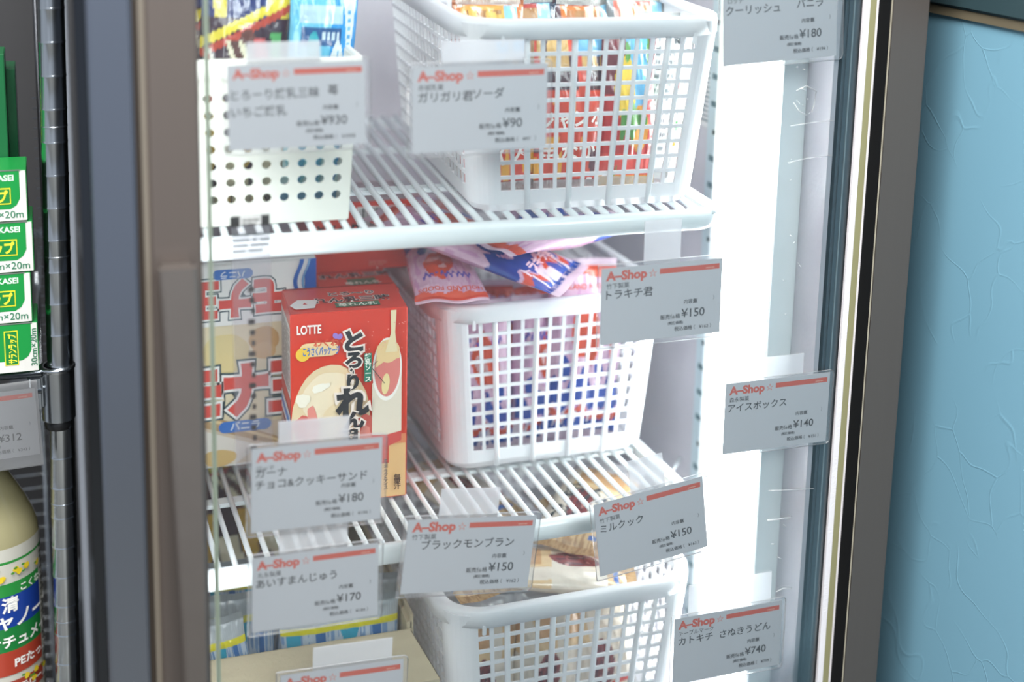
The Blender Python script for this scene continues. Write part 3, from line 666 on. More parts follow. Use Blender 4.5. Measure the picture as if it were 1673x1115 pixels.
# ------------------------------------------------------------------ cartons
M_redbox = mat('d83a22', .35, coat=.35, noise=.02)
def carton_body(mb, w, d, h, M, bev=.0008): mb.box((0, 0, 0), (w, d, h), M, bev)
def red_top(A, w, d):
    A.text('とろ〜り', w * .58, d * .62, .010, 'f0e6dc', .08, align=.5); A.l -= 0; A.text('とろ〜り', w * .58, d * .62, .010, '1d1a1e', .02, align=.5)
    A.text('れん乳三昧', w * .56, d * .36, .0125, 'f0e6dc', .08, align=.5); A.text('れん乳三昧', w * .56, d * .36, .0125, '1d1a1e', .03, align=.5)
    A.rect(w * .40, d * .14, w * .78, d * .30, '1f6a44'); A.text('苺れん乳', w * .59, d * .17, .0078, 'eef2e4', .02, align=.5)
def milk_carton(label, loc, rot):
    w, d, h = .0920, .062, .1595
    t = thing('ice_carton', label, 'carton', loc, rot, None); m = MB(); carton_body(m, w, d, h, M_redbox)
    A = Art(m, face((0, 0, 0), (1, 0, 0), (0, 0, 1), (0, -1, 0)), rough=.35, coat=.35)
    A.rect(.001, .001, w - .001, .046, 'e6b77e'); A.rect(.001, .046, w - .001, .054, 'e58c60')
    A.rect(.001, .030, w * .84, h * .45, 'cf3a24')
    # poured condensed milk over ice
    A.ell(w * .34, h * .46, w * .335, h * .27, 'e9cfa6', wob=.01); A.rect(w * .01, h * .22, w * .675, h * .46, 'e9cfa6')
    A.ell(w * .34, h * .56, w * .25, h * .13, 'f2dfc0', wob=.03); A.ell(w * .16, h * .36, w * .12, h * .13, 'd9645a', .3, wob=.08); A.ell(w * .20, h * .40, w * .06, h * .12, 'e98d80', .2, wob=.12)
    A.ell(w * .60, h * .34, w * .10, h * .13, 'd9645a', -.2, wob=.08); A.ell(w * .62, h * .32, w * .05, h * .09, 'e98d80', -.2, wob=.12); A.ell(w * .40, h * .36, w * .17, h * .17, 'efd6ae', wob=.02); A.ell(w * .10, h * .56, w * .06, h * .035, 'f6ecd8', .5, wob=.1); A.ell(w * .53, h * .58, w * .10, h * .022, 'f6ecd8', -.5, wob=.1); A.ell(w * .25, h * .62, w * .08, h * .02, 'f8f0e0', .3, wob=.1)
    A.rect(w * .0, .0, w * .66, h * .22, 'd8926a'); A.rect(w * .64, .0, w * .655, h * .26, 'c65040')
    # tall cone-shaped bar, cut open
    A.poly([(w * .69, h * .30), (w * .69, h * .62), (w * .945, h * .72), (w * .945, h * .31), (w * .84, h * .285)], 'e8dac6')
    A.poly([(w * .69, h * .30), (w * .69, h * .35), (w * .82, h * .345), (w * .945, h * .36), (w * .945, h * .31), (w * .84, h * .285)], 'd2504a')
    A.ell(w * .818, h * .690, w * .128, h * .165, 'f7f0e6', -.03); A.ell(w * .820, h * .695, w * .112, h * .148, 'e07f76', -.03, wob=.004)
    A.ell(w * .825, h * .785, w * .100, h * .060, 'ecca94', -.05, wob=.02); A.poly([(w * .715, h * .70), (w * .80, h * .735), (w * .925, h * .745), (w * .925, h * .80), (w * .73, h * .80)], 'ecca94')
    A.ell(w * .805, h * .615, w * .034, h * .055, 'f0d79c', -.1)
    A.poly([(w * .845, h * .995), (w * .895, h * .995), (w * .885, h * .88), (w * .905, h * .78), (w * .80, h * .78), (w * .850, h * .88)], 'ecd8ae')
    A.pill(w * .07, h * .785, w * .40, h * .855, 'f1cf9a'); A.ell(w * .10, h * .80, w * .06, h * .035, 'f2c544')
    A.text('わくわく', w * .19, h * .838, .0066, 'e05a3a', .03); A.text('こうさくパッケージ', w * .10, h * .795, .0076, '3d74c0', .03, width=w * .31)
    A.ell(w * .375, h * .885, w * .022, h * .016, '9a7ac8', .6); A.ell(w * .41, h * .88, w * .022, h * .016, '9a7ac8', -.6)
    A.text('LOTTE', w * .05, h * .905, .0098, 'f4ece4', .03, width=w * .205)
    # brush lettering down the middle, black on a pale glow
    for ch, cy, sz, cx in (('と', .806, .0195, .53), ('ろ', .722, .0150, .525), ('〜', .672, .0110, .545), ('り', .610, .0140, .52), ('れ', .478, .0255, .515), ('ん', .405, .0165, .53), ('乳', .305, .0170, .515)):
        rt = 1.35 if ch == '〜' else 0.
        A.text(ch, w * cx, h * cy, sz, 'f3e2d6', .13, align=.5, rot=rt)
        A.text(ch, w * cx, h * cy, sz, '23252b', .055, align=.5, rot=rt)
    for k, ch in enumerate('三昧'): A.text(ch, w * .515, h * (.20 - .1 * k), .016, '23252b', .055, align=.5)
    A.pill(w * .612, h * .640, w * .680, h * .664, '1c7a60'); A.rect(w * .615, h * .65, w * .677, h * .79, '1c7a60')
    for k, ch in enumerate('練乳ソース'): A.text(ch, w * .646, h * (.762 - .029 * k), .0050, 'eef2e4', .03, align=.5)
    A.poly([(w * .677, h * .71), (w * .680, h * .715), (w * .79, h * .63), (w * .786, h * .627)], '55483c'); A.poly([(w * .677, h * .72), (w * .680, h * .724), (w * .725, h * .75), (w * .728, h * .746)], '55483c')
    for k, ch in enumerate('ラクトアイス'): A.text(ch, w * .80, h * (.155 - .017 * k), .0038, '4a2e1c', .03, align=.5)
    for k, ch in enumerate('種類別'): A.text(ch, w * .80, h * (.215 - .014 * k), .0030, '4a2e1c', .03, align=.5)
    for k, ch in enumerate('無果汁'): A.text(ch, w * .90, h * (.118 - .025 * k), .0056, '4a2e1c', .03, align=.5)
    rnd = random.Random(4)
    for k in range(26): A.ell(w * rnd.uniform(.55, .98), h * rnd.uniform(.80, .97), .0004, .0004, 'f0a090', n=8)
    B = Art(m, face((0, 0, h), (1, 0, 0), (0, 1, 0), (0, 0, 1)), rough=.35, coat=.35); red_top(B, w, d)
    B.poly([(w * .02, d * .30), (w * .06, d * .14), (w * .22, d * .16), (w * .27, d * .46), (w * .10, d * .50)], 'f0ebe6'); B.poly([(w * .13, d * .30), (w * .17, d * .30), (w * .15, d * .38)], 'd83a2a')
    L_ = Art(m, face((0, d, 0), (0, -1, 0), (0, 0, 1), (-1, 0, 0)), rough=.4)
    L_.rect(.001, h * .56, d - .001, h * .93, 'ebe8e6'); L_.lines(.003, h * .58, d - .003, h * .91, 26, '777777', 3)
    L_.rect(.001, h * .50, d - .001, h * .56, 'd8402c'); L_.rect(.001, h * .38, d - .001, h * .48, 'e6e8ee'); L_.rect(.001, h * .41, d - .001, h * .45, '3f7fd0'); L_.rect(.001, h * .22, d - .001, h * .36, 'd9a892'); L_.lines(.003, h * .12, d - .003, h * .33, 12, '777777', 5)
    m.build('carton_body', t)
    m = MB(); m.poly = None
    # closing flap line along the top back edge
    m.box((.001, d - .0026, h + .0002), (w - .001, d - .0014, h + .0006), mat('8c2014', .5)); m.build('flap_edge', t)
    return t
milk_carton('tall bright red milk ice carton with big black brush lettering, front on the lower shelf', (.1652, .118, MS_Z + .0003), (0, 0, -.05))
def red_carton(label, loc, rot, w, d, h, face_print):
    t = thing('ice_carton', label, 'carton', loc, rot, None); m = MB(); carton_body(m, w, d, h, M_redbox)
    B = Art(m, face((0, 0, h), (1, 0, 0), (0, 1, 0), (0, 0, 1)), rough=.35)
    if face_print != 'side': red_top(B, w, d)
    else: B.rect(.002, .002, w - .002, d - .002, '9d7f84')
    A = Art(m, face((0, 0, 0), (1, 0, 0), (0, 0, 1), (0, -1, 0)), rough=.35)
    if face_print == 'side':
        A.rect(w * .0, h * .45, w * .97, h * .52, 'd2381f'); A.barcode(w * .44, h * .56, w * .90, h * .93, 3)
        A.rect(w * .02, h * .42, w * .30, h * .52, '1f6a44'); A.text('苺れん乳', w * .16, h * .44, .0085, 'eef2e4', .02, align=.5)
        A.text('とろ〜り', w * .26, h * .56, .010, '1d1a1e', .04, align=.5); A.lines(w * .55, h * .06, w * .72, h * .14, 3, 'e88a7a', 4); A.poly([(w * .62, .001), (w * .64, .001), (w * .63, .003)], 'f0d0c8')
    m.build('carton_body', t); return t
red_carton('red ice carton with its top flap ajar, directly behind the tall front carton', (.2035, .184, MS_Z + .0003), (0, 0, .0), .064, .110, .151, 'top')
red_carton('red ice carton with a barcode panel, lying on top at the back left', (.2025, .240, MS_Z + .1516), (0, 0, .0), .093, .070, .061, 'side')
# white wafer carton: upside-down lettering above, picture panel below
def monaka():
    w, d, h = .0965, .07, .178
    t = thing('wafer_carton', 'white wafer carton with bold red lettering at the far left of the lower shelf', 'carton', (.1045, .205, MS_Z + .0003), (0, 0, 0))
    m = MB(); carton_body(m, w, d, h, mat('efeeea', .4, coat=.2, noise=.02)); X0 = -.001
    A = Art(m, face((0, 0, 0), (1, 0, 0), (0, 0, 1), (0, -1, 0)), rough=.4)
    s = h * .70                                           # height where the two panels meet
    A.rect(.0005, .002, w - .0005, s, 'e6d8b4'); A.rect(.0005, .002, w - .0005, s * .30, 'd6c6ae'); A.ell(w * .22, s * .80, w * .2, s * .14, 'e2cf94', wob=.03); A.ell(w * .55, s * .88, w * .13, s * .09, 'cfa468', wob=.02); A.ell(w * .55, s * .80, w * .1, s * .06, 'd8b078', wob=.02)
    A.poly([(0.0006, s * .40), (w * .9, s * .10), (w * .9, s * .05), (.0006, s * .30)], 'b59366'); A.poly([(0.0006, s * .385), (w * .9, s * .085), (w * .9, s * .07), (.0006, s * .355)], 'e0c592')
    A.poly([(0.0006, s * .28), (w * .5, s * .13), (w * .3, .003), (0.0006, .003)], 'e3ded4'); A.ell(w * .15, s * .07, w * .15, s * .06, 'd8b878', wob=.04)
    def letters(cx, cy, size, rot):
        for col, bd in (('2d4a52', .15), ('f2f2ee', .115), ('dc483c', .07)):
            A.text('モナ王', cx, cy, size, col, bd, align=.5, rot=rot, sx=.80)
    letters(w * .40, s * .40, .048, 0); A.pill(w * .15, s * .245, w * .60, s * .325, '2a6fc4'); A.text('バニラ', w * .375, s * .262, .0085, 'dce8f2', .02, align=.5)
    A.rect(.0005, s, w - .0005, h - .002, 'efeeea'); letters(w * .30, s + (h - s) * .66, .034, math.pi)
    A.pill(w * .12, s + (h - s) * .74, w * .46, s + (h - s) * .90, '2a6fc4'); A.text('バニラ', w * .29, s + (h - s) * .86, .007, 'dce8f2', .02, align=.5, rot=math.pi)
    A.rect(w * .90, s + .002, w, h - .001, '1d63c4'); A.rect(w * .90, s + .002, w, s + (h - s) * .42, 'dc5038')
    pts = [(w * .84 + .003 * math.sin(k * .55), s + .002 + (h - s - .003) * k / 14) for k in range(15)]
    for off, wd_, c in ((-.001, .009, '2468c4'), (.0025, .0035, 'e6ecf0'), (.0065, .0012, '8cc4ea')):
        A.poly([(a + off, b) for a, b in pts] + [(a + off + wd_, b) for a, b in pts[::-1]], c)
    T_ = Art(m, face((0, 0, h), (1, 0, 0), (0, 1, 0), (0, 0, 1)), rough=.4); T_.rect(.001, .001, w - .001, d - .001, 'c9c6c4'); T_.text('LOTTE', w * .6, d * .3, .009, 'b03028', .03, align=.5, rot=math.pi)
    m.build('carton_body', t)
monaka()

# cardboard tray with yellow-edged packets, lower left
def cardboard():
    t = thing('cardboard_box', 'open beige cardboard box at the lower left with a torn corrugated edge', 'box', (.0905, .095, ZB + .001), (0, 0, .0))
    M = mat('b9ab90', .8, noise=.08, bump=.3, bscale=300, scale=(8, 8, 300)); w, d, h = .168, .26, .112; th = .004; m = MB()
    m.box((0, th, 0), (th, d - th, h), M); m.box((w - th, th, 0), (w, d - th, h), M); m.box((0, d - th, 0), (w, d, h), M); m.box((0, 0, 0), (w, th, h - .006), M); m.box((th, th, 0), (w - th, d - th, th), M)
    m.build('box_body', t)
    m = MB(); fl = [(0, .001, h - .005), (w - .002, .001, h - .005), (w + .012, -.040, h - .026), (-.002, -.046, h - .020)]
    lo = [(x, y, z - .003) for x, y, z in fl]; m.add(fl + lo, [(3, 2, 1, 0), (4, 5, 6, 7), (0, 1, 5, 4), (1, 2, 6, 5), (2, 3, 7, 6), (3, 0, 4, 7)], M)
    Me = mat('5f5442', .9); n = 34                          # corrugated cut edge down the right side
    for k in range(n):
        q = k / n; x = w - .002 + .014 * q; y = .001 - .041 * q; z = h - .005 - .021 * q; m.box((x - .0003, y - .0005, z - .0028), (x + .0010, y + .0002, z - .0004), Me)
    f = m.build('front_flap', t)
    m = MB(); m.box((w - .001, .004, h - .030), (w + .0015, .10, h + .006), M); m.build('side_flap', t)
cardboard()
gv = 'blue and yellow ice packets in the cardboard box'
for i, (x, y, z, rx, ry, rz, W, lb) in enumerate([
    (.201, .112, .0, -3, 1, 1, .100, 'blue ice packet with a silver crimp and yellow line, front right in the cardboard box'),
    (.122, .110, -.014, -4, -10, -6, .048, 'small tilted silver-crimped packet at the left front of the cardboard box'),
    (.126, .138, .004, -3, 0, 0, .060, 'blue packet with yellow line in the second row at the left of the cardboard box'),
    (.202, .140, .004, -3, 3, 0, .100, 'blue packet behind the front right one in the cardboard box'),
    (.130, .175, .012, -3, 3, 0, .066, 'pale silver packet furthest back in the cardboard box'),
]):
    make_packet('ice_packet', lb, 'packet', W, .124, .014, p_vinyl, (x, y, ZB + .007 + max(z, 0)), (R(rx), R(ry), R(rz)), seed=i + 71, group=gv, nu=130, nv=110, cr=.05)
make_packet('snack_packet', 'dark brown and red packet lying low under the shelf wires at the far left', 'packet', .11, .15, .02, p_choco, (.150, .215, ZB + .10), (R(-55), 0, R(5)), 9)

# ------------------------------------------------------------------ price cards taped to the glass
M_card = mat('d6d9db', .5, noise=.015); M_sleeve = clear_mat('clear_sleeve', (1, 1, 1), haze=.10, gloss=1.3, rough=.06)
M_tape = clear_mat('milky_tape', (1, 1, 1), haze=.52, gloss=1.0, rough=.2)
def card_face(A, w, h, maker, lines, price, taxed, bar=True):
    A.text('A–Shop', w * .035, h * .84, w * .098, 'e0573a', .045, width=w * .335); A.text('☆', w * .385, h * .84, w * .075, 'e87a60', -.006)
    A.rect(w * .475, h * .865, w * .975, h * .935, 'e2583a'); A.lines(w * .86, h * .885, w * .95, h * .915, 1, 'f0a890', 2)
    if price is None: return
    if maker: A.text(maker, w * .04, h * .735, w * .047, '2b2d30', .004)
    for k, (tx, x, v) in enumerate(lines): A.text(tx, w * x, h * v, w * .082, '2b2d30', .012)
    A.text('内容量', w * .685, h * .44, w * .038, '2b2d30', .012); A.text('（', w * .79, h * .44, w * .038, '2b2d30', 0); A.text('）', w * .93, h * .46, w * .038, '2b2d30', 0)
    A.text('販売価格', w * .49, h * .255, w * .042, '2b2d30', .010); A.text('¥' + price, w * .665, h * .255, w * .096, '2b2d30', .008)
    A.text('(税抜価格)', w * .555, h * .175, w * .028, '2b2d30', .014)
    A.text('税込価格', w * .61, h * .085, w * .038, '2b2d30', .008); A.text('（', w * .775, h * .085, w * .038, '2b2d30', 0); A.text('¥' + taxed, w * .82, h * .085, w * .038, '2b2d30', 0); A.text('）', w * .91, h * .085, w * .038, '2b2d30', 0)
def price_card(label, q, tape, maker, lines, price, taxed, Y=-.0022, sleeve=(.006, .003), lift=0., ylw=0.):
    P = [px(x, y, Y) for x, y in q]; TL, TR, BR, BL = P
    w = ((TR - TL).length + (BR - BL).length) / 2; h = ((TL - BL).length + (TR - BR).length) / 2
    ux = ((TR - TL) + (BR - BL)).normalized(); ang = math.atan2(ux.z, ux.x); c = (TL + TR + BR + BL) / 4
    base_ = c - Vector((math.sin(-ang), 0, math.cos(ang))) * h / 2
    t = thing('price_card', label, 'price card', base_, (lift, -ang, 0), 'price cards taped to the freezer glass')
    m = MB(); m.box((-w / 2, -.0002, 0), (w / 2, .0002, h), M_card)
    A = Art(m, face((-w / 2, -.0002, 0), (1, 0, 0), (0, 0, 1), (0, -1, 0)), step=.00003, rough=.5); card_face(A, w, h, maker, lines, price, taxed); m.build('card_sheet', t)
    # clear sleeve, a little larger, rounded corners on the right
    m = MB(); a, b = sleeve; r = .004; pts = []
    x0, x1, z0, z1 = -w / 2 - b, w / 2 + a * .55, -b, h + b
    for cx, cz, q0 in ((x1 - r, z0 + r, -90), (x1 - r, z1 - r, 0), (x0 + .001, z1 - .001, 90), (x0 + .001, z0 + .001, 180)):
        rr = r if cx > 0 else .001
        for k in range(5): an = R(q0 + 22.5 * k); pts.append((cx + rr * math.cos(an), cz + rr * math.sin(an)))
    n = len(pts); vs = [(x, -.0009, z) for x, z in pts] + [(x, .0004, z) for x, z in pts]
    m.add(vs, [tuple(range(n)), tuple(range(2 * n - 1, n - 1, -1))] + [(k, k + n, (k + 1) % n + n, (k + 1) % n) for k in range(n)], M_sleeve)
    m.tube([(x, -.0003, z) for x, z in pts], .00035, clear_mat_rim, 5, closed=True); m.build('clear_sleeve', t)
    if tape:
        (ta, tb, tc, td) = tape; a1 = px(ta, tb, Y); b1 = px(tc, td, Y)
        inv = Matrix.Rotation(ang, 4, 'Y'); p0 = inv @ (a1 - base_); p1 = inv @ (b1 - base_)
        m = MB(); xx = sorted((p0.x, p1.x)); zz = sorted((p0.z, p1.z)); m.box((xx[0], .0003, min(zz[0], h - .003)), (xx[1], .0009, zz[1]), M_tape); m.build('tape', t)
    return t
clear_mat_rim = clear_mat('sleeve_seam', (1, 1, 1), haze=.55, gloss=2., hazecol=(1, 1, 1))
price_card('price card of two product lines, uppermost at the left, over the dotted bin', ((375, 108), (597, 98), (597, 235), (370, 246)), (402, 70, 524, 112), None, [('とろーり練乳三昧', .02, .60), ('苺', .72, .62), ('いちご練乳', .02, .40)], '¥930'[1:], '1004')
price_card('price card for 90 yen, over the left part of the top mesh basket', ((675, 112), (893, 102), (893, 240), (672, 250)), (722, 68, 856, 112), '赤城乳業', [('ガリガリ君', .04, .60), ('ソーダ', .44, .62)], '90', '97')
price_card('price card for 180 yen at the upper right, in front of the lamp', ((1183, -32), (1372, -44), (1362, 90), (1180, 110)), None, 'ロッテ', [('クーリッシュ', .02, .60), ('バニラ', .64, .62)], '180', '194', sleeve=(.010, .003))
price_card('price card for 150 yen, at the right over the basket of pink packets', ((982, 441), (1178, 421), (1178, 543), (981, 563)), (1054, 362, 1112, 428), '竹下製菓', [('トラキチ君', .04, .60)], '150', '162')
price_card('price card for 140 yen, at the right edge in front of the bright lamp', ((1185, 629), (1358, 607), (1347, 722), (1181, 742)), (1201, 590, 1311, 625), '森永製菓', [('アイスボックス', .03, .60)], '140', '151', sleeve=(.006, .002))
price_card('price card for 150 yen, right of centre, hanging askew over the lower shelf end', ((970, 823), (1150, 781), (1153, 891), (980, 946)), (1026, 755, 1088, 808), '竹下製菓', [('ミルクック', .04, .60)], '150', '162', lift=0)
price_card('price card for 150 yen, low in the centre, over the rim of the lowest basket', ((663, 849), (874, 844), (864, 958), (658, 972)), (722, 800, 812, 850), '竹下製菓', [('ブラックモンブラン', .12, .60)], '150', '162')
price_card('price card for 180 yen, over the foot of the tall red carton', ((410, 735), (623, 714), (623, 848), (411, 871)), (455, 690, 570, 730), 'ロッテ', [('ガーナ', .03, .66), ('チョコ&クッキーサンド', .03, .52)], '180', '194')
price_card('price card for 170 yen, at the left between two other cards of its column', ((412, 912), (617, 889), (618, 1003), (412, 1036)), (456, 868, 568, 906), '丸永製菓', [('あいすまんじゅう', .03, .60)], '170', '184')
price_card('price card for 740 yen, lowest one at the right', ((1102, 1013), (1277, 981), (1273, 1086), (1099, 1120)), (1126, 958, 1258, 1002), 'テーブルマーク', [('カトキチ', .04, .60), ('さぬきうどん', .42, .60)], '740', '799', sleeve=(.006, .003))
price_card('lowest price card at the left, over the flap of the cardboard box', ((457, 1104), (657, 1078), (657, 1192), (457, 1225)), (512, 1060, 640, 1090), '丸永製菓', [('アイス', .04, .60)], '150', '162')
# clear strip on the glass, with dark marks at its head
P0, P1 = px(378, 352, .003), px(446, 760, .003)
m = MB(); w_s, h_s = P1.x - P0.x, P0.z - P1.z; M_strip = clear_mat('strip_film', (.93, .90, .92), haze=.10, gloss=1.)
m.box((0, 0, 0), (w_s, .0003, h_s), M_strip); A = Art(m, face((0, 0, 0), (1, 0, 0), (0, 0, 1), (0, -1, 0)), step=.00006)
A.rect(-.001, h_s - .0085, .0055, h_s - .001, '2a2420'); A.lines(.007, h_s - .0075, w_s - .007, h_s - .002, 2, '2a2420', 1); A.rect(w_s - .006, h_s - .0085, w_s - .0005, h_s - .001, '2a2420')
A.lines(.0, h_s - .026, w_s, h_s - .011, 4, '777a80', 5)
for k in range(16): A.rect(.010 + .001 * (k % 3), h_s * (.70 - .042 * k), .0145, h_s * (.72 - .042 * k), '4a4040')
so = m.build('glass_strip'); so.location = (P0.x, .003, P1.z + Z0); tag(so, 'clear strip with small dark marks inside the glass at the left', 'sticker')

# ------------------------------------------------------------------ the rack at the left
M_chr = mat('bcc1c5', .24, metal=1., noise=.08)
M_drk = mat('17181a', .4)
rack = thing('wire_rack', 'chrome wire storage rack with a ringed post left of the freezer', 'rack', (0, 0, -1.5))
def ringed(x0, x1, y, z0, z1, r):
    m = MB(); n = int((z1 - z0) / .0254); prof = []
    for k in range(n + 1):
        z = z0 + k * .0254; prof += [(r, z + .0001), (r, z + .0232), (r * 1.018, z + .0236), (r * 1.03, z + .0243), (r * 1.018, z + .0250), (r, z + .0254)]
    m.lathe(prof, mat('c2c7cb', .2, metal=1., noise=.32, scale=(330, 330, 1.5)), 40, caps=True); sh = (x1 - x0) / (z1 - z0)  # streaks in the colour stand in for reflections along the chrome
    m.v = [(v[0] + x0 + (v[2] - z0) * sh, v[1] + y, v[2]) for v in m.v]
    for k in range(0, n, 4):
        z = z0 + k * .0254 + .012; xx = x0 + (z - z0) * sh
        m.lathe([(r, z - .002), (r * 1.03, z - .0015), (r * 1.03, z - .0008), (r, z - .0003)], M_chr, 28, c=(xx, y))
    return m
YP = .185; pt, pb = px(83, 0, YP), px(111, 1100, YP); rp = .0097
k_ = (pt.x - pb.x) / (pt.z - pb.z); zb_, zt_ = -1.45, .02
o = ringed(pb.x + k_ * (zb_ - pb.z), pb.x + k_ * (zt_ - pb.z), YP, zb_ + 1.5, zt_ + 1.5, rp).build('post', rack)
pc = px(95, 640, YP); m = MB(); zc = pc.z + 1.5
m.lathe([(rp + .0004, zc - .0216), (rp + .0026, zc - .0216), (rp + .0029, zc - .0213), (rp + .0029, zc - .0210), (rp + .0031, zc + .0185), (rp + .0032, zc + .0190), (rp + .0040, zc + .0200), (rp + .0042, zc + .0210), (rp + .0040, zc + .0220), (rp + .0036, zc + .0224), (rp + .0004, zc + .0224)], M_chr, 30, c=(pc.x, YP)); m.build('collar', rack)
m = MB(); m.lathe([(rp + .0006, zc - .029), (rp + .0012, zc - .0285), (rp + .0012, zc - .0218), (rp + .0006, zc - .0214)], M_drk, 30, c=(pc.x, YP)); m.build('collar_ring', rack)
m = MB(); zr = zc + .019
m.tube([(-.6, YP - .006, zr), (pc.x - rp - .002, YP - .006, zr)], .0032, M_chr); m.tube([(-.6, YP - .006, zr - .014), (pc.x - rp - .002, YP - .006, zr - .014)], .0028, M_chr)
m.box((pc.x - .022, YP - .008, zr - .030), (pc.x - rp - .001, YP + .002, zr - .002), M_chr, .002)
for i in range(24): m.tube([(-.58 + i * .0254, YP, zr + .0015), (-.58 + i * .0254, .58, zr + .0015)], .0019, M_chr, 6)
m.tube([(-.6, .58, zr), (-.001, .58, zr)], .0032, M_chr); m.build('shelf_deck', rack)
m = MB()                                                  # ladder of short wires behind the post
for k in range(34):
    z = .55 + k * .0135 if k > 14 else .55 + k * .0135
    m.tube([(-.05, .40, z), (.003, .40, z)], .0008, M_chr, 5)
for k in range(40):
    z = 1.02 + k * .0088; m.tube([(-.018 + .0, .33, z), (.004, .33, z)], .0006, mat('8d9196', .3, metal=1.), 5) if z < 1.28 else None
m.tube([(-.022, .40, .2), (-.022, .40, 1.1)], .002, M_chr); m.build('side_wires', rack)
m = MB(); m.tube([(-.012, .30, .3), (-.012, .30, 1.75)], .0022, mat('4a4c50', .3, metal=.8))
m.build('rear_rod', rack)
lz = px(30, 900, .15).z
m = MB(); zl = ZB - .02 + 1.5 - .03
for i in range(24): m.tube([(-.58 + i * .0254, .06, zl), (-.58 + i * .0254, .58, zl)], .0019, M_chr, 6)
m.tube([(-.6, .06, zl - .003), (-.004, .06, zl - .003)], .003, M_chr); m.tube([(-.6, .58, zl - .003), (-.004, .58, zl - .003)], .003, M_chr); m.build('lower_deck', rack)

# wrap boxes on the rack
zs = zr - 1.5 + .0036
def wrap_box(label, loc, rot, vertical=False, tint='0f8a3c'):
    w, d, h = .20, .045, .0395
    t = thing('wrap_box', label, 'box', loc, rot, 'green plastic wrap boxes on the rack'); m = MB()
    m.box((-w, 0, 0), (0, d, h), mat(tint, .35, coat=.3, noise=.03), .0006)
    A = Art(m, face((0, 0, 0), (1, 0, 0), (0, 0, 1), (0, -1, 0)), rough=.4)
    A.rect(-.012, .0005, -.0006, h - .0006, 'd6d6d0'); A.rect(-w + .001, .0005, -.010, h * .26, 'd6d6d0')
    A.poly([(-.05, h * .24), (-.012, h * .24), (-.0075, h * .32), (-.005, h * .45), (-.005, h - .0006), (-.05, h - .0006)], tint)
    if vertical:
        A.text('30cm×20m', -.0012, .0045, .0064, '2f7050', .01, rot=math.pi / 2, align=0, width=.030); A.rect(-.0245, h * .16, -.0145, h * .86, 'd9d42a'); A.rect(-.0238, h * .18, -.0152, h * .84, '0f7a36')
        A.text('サランラップ', -.0162, h * .20, .0068, 'e4de3a', .03, rot=math.pi / 2, width=h * .6)
    else:
        A.text('30cm×20m', -.003, h * .07, .0078, '3a7a5c', .01, align=1.); A.text('ASAHI KASEI', -.009, h * .80, .0062, 'cfe6d4', .03, align=1.)
        A.rect(-.062, h * .34, -.0115, h * .66, 'd9d42a'); A.rect(-.061, h * .365, -.0122, h * .635, '0f7a36'); A.text('サランラップ', -.0135, h * .40, .0100, 'e4de3a', .04, align=1., width=.046)
    m.build('box_body', t); m = MB(); m.box((-w + .004, -.0007, h * .985), (-.004, -.0001, h + .0002), mat('8a8f8a', .4, metal=.6)); m.build('cutter_strip', t); return t
ex = [px(62, 550, .175).x, px(51, 470, .175).x, px(54, 390, .175).x, px(44, 315, .175).x]
names = ['lowest green wrap box on the rack, its print running upwards', 'second green wrap box from the bottom of the stack', 'third green wrap box from the bottom of the stack', 'highest green wrap box of the lying stack']
for i in range(4): wrap_box(names[i], (ex[i], .175, zs + i * .0400), (0, 0, 0), i == 0)
def tall_wrap(label, x, y, h, tint):
    t = thing('wrap_box', label, 'box', (x, y, zs), (0, 0, 0), 'green plastic wrap boxes on the rack'); m = MB(); m.box((-.045, 0, 0), (0, .04, h), mat(tint, .4, noise=.05), .0006)
    A = Art(m, face((0, 0, 0), (1, 0, 0), (0, 0, 1), (0, -1, 0)), rough=.4); A.rect(-.016, h - .075, -.008, h - .03, 'd9d42a'); A.rect(-.0153, h - .074, -.0087, h - .031, tint); A.text('サランラップ', -.0094, h - .072, .0064, 'e4de3a', .03, rot=math.pi / 2, width=.036)
    m.build('box_body', t)
tall_wrap('green wrap box standing upright nearest to the post', px(28, 200, .2625).x, .2625, .222, '0c4a2a')  # same green box, shade put into a darker tint
tall_wrap('green wrap box standing upright at the left edge of the photo', px(9, 150, .2215).x, .2215, .240, '0d5c32')  # tint darkened here too for the shade on the upright boxes

# shelf price card on the rack
q = [px(x, y, YP - .016) for x, y in ((58, 632), (66, 745))]; w, h = .088, .0545
t = thing('price_card', 'price card for 312 yen in a clear holder on the chrome rack', 'price card', (q[1].x - w / 2, YP - .016, q[1].z), (0, R(-2.0), 0), None)
m = MB(); m.box((-w / 2, 0, 0), (w / 2, .0004, h), mat('b9babc', .5)); A = Art(m, face((-w / 2, 0, 0), (1, 0, 0), (0, 0, 1), (0, -1, 0)), step=.00003)
card_face(A, w, h, None, [], '312', '343'); m.build('card_sheet', t)
m = MB(); m.box((-w / 2 - .01, -.001, -.009), (w / 2 + .002, -.0005, h + .006), clear_mat('holder_film', haze=.14, gloss=1.4)); m.box((-w / 2 - .01, .0006, -.009), (w / 2 + .002, .0012, h + .006), clear_mat('holder_film2', haze=.3, gloss=1.)); m.build('card_holder', t)

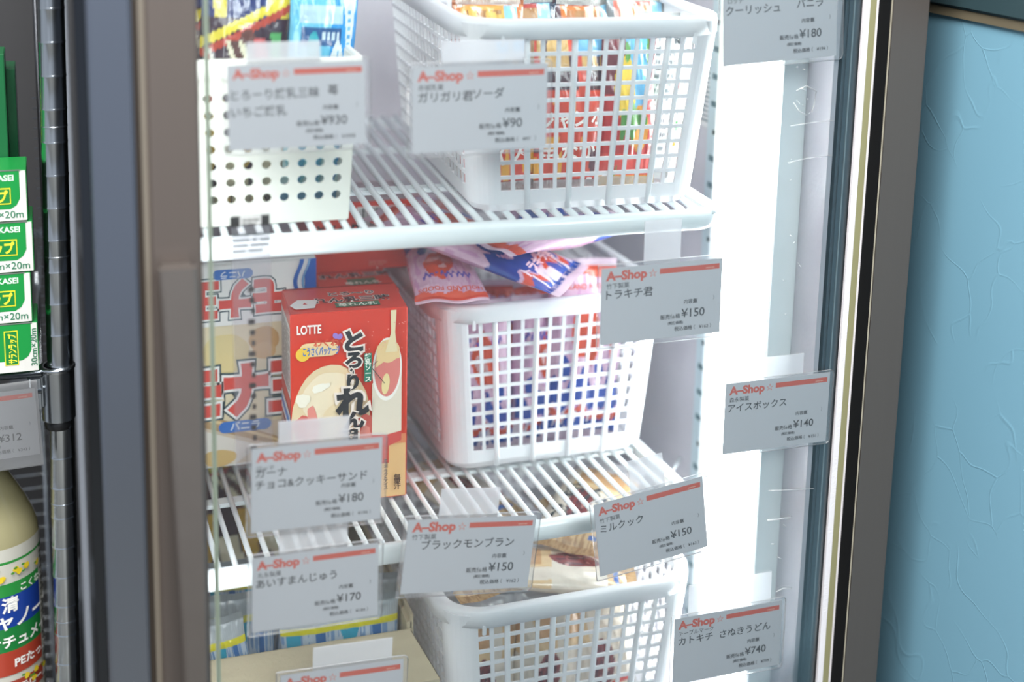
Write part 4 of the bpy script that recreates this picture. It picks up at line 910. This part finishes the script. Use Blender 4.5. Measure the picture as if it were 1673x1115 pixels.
# oil bottle under it
def bottle():
    yb = .225; e = px(70, 1000, yb); R0 = .038
    t = thing('oil_bottle', 'yellow cooking oil bottle with a blue and green label, lower left', 'bottle', (e.x - R0, yb, zl - 1.5 + .002), (0, 0, 0))
    H = px(40, 772, yb).z - (zl - 1.5 + .002); m = MB()
    M_oil = mat('b3ad86', .15, coat=.6, noise=.05, trans=.3)
    z1 = px(60, 850, yb).z - (zl - 1.5 + .002)
    prof = [(.002, .0), (R0 - .004, 0), (R0, .004), (R0, z1 - .01), (R0 * .97, z1 + .002), (R0 * .88, z1 + .012), (R0 * .74, z1 + .024), (R0 * .60, z1 + .034), (R0 * .46, z1 + .044), (.0135, z1 + .054), (.013, z1 + .064)]
    m.lathe(prof, M_oil, 40); m.build('bottle_body', t)
    m = MB(); m.lathe([(.0142, z1 + .063), (.0148, z1 + .064), (.0148, z1 + .080), (.013, z1 + .082), (.001, z1 + .082)], mat('d8d23a', .4), 24); m.build('cap', t)
    m = MB(); rl = R0 + .0004
    def cyl(u, v, l):                       # u metres round from the right silhouette towards the viewer
        a_ = -math.pi * .02 - u / rl; return Vector(((rl + l) * math.cos(a_), (rl + l) * math.sin(a_), v))
    zt2 = z1 - .004; zz = lambda y: px(40, y, yb).z - (zl - 1.5 + .002)
    def band(v0, v1, c, u0=.0, u1=.075, s0=0., s1=0.):
        n = 24
        vs = [cyl(u0 + (u1 - u0) * k / n, v0 + s0 * (1 - k / n), AA.l * AA.step) for k in range(n + 1)] + [cyl(u0 + (u1 - u0) * k / n, v1 + s1 * (1 - k / n), AA.l * AA.step) for k in range(n + 1)]
        m.add(vs, [(k + 1, k, n + 1 + k, n + 2 + k) for k in range(n)], mat(c, .35, coat=.3), True); AA.l += 1
    AA = Art(m, lambda u, v, l: cyl(u, v, l), step=.00008, rough=.35, coat=.3)
    band(.004, zt2, 'c4c3b8'); band(zz(884), zz(880), '2f8a3c')
    AA.lines(.002, .02, .009, zt2 - .01, 40, '4b4b48', 2)
    band(zz(935), zz(915), '2c8a3e', .012); band(zz(985), zz(935), '1d3f94', .012); band(zz(1025), zz(985), '1f7a3a', .012); band(zz(1060), zz(1022), 'a8402e', .012); band(zz(1095), zz(1070), 'a04030', .012)
    def tx(s_, u, y, size, col='f2f2ec', bold=.03): AA.text(s_, u, zz(y), size, col, bold, align=0, sx=-1)
    # text runs left to right in the world: u grows to the left, so mirror with sx = -1
    tx('こくない', .034, 932, .0075); tx('日清', .062, 958, .014); tx('キャノーラ油', .070, 984, .0155); tx('ナチュメイド', .062, 1014, .0115); tx('PEたっぷり', .042, 1048, .0095); tx('コレステロール0', .062, 1088, .0080)
    rnd = random.Random(2)
    for cy in [898] * 7 + [1072] * 5 + [1108] * 10:
        u = rnd.uniform(.012, .05); AA.ell(u, zz(cy + rnd.uniform(-8, 8)), .0026, .0026, 'e2c62e', n=9, wob=.15); AA.ell(u + .003, zz(cy + rnd.uniform(-8, 8)), .0016, .0010, '4f8f34', n=8)
    m.build('bottle_label', t)
bottle()
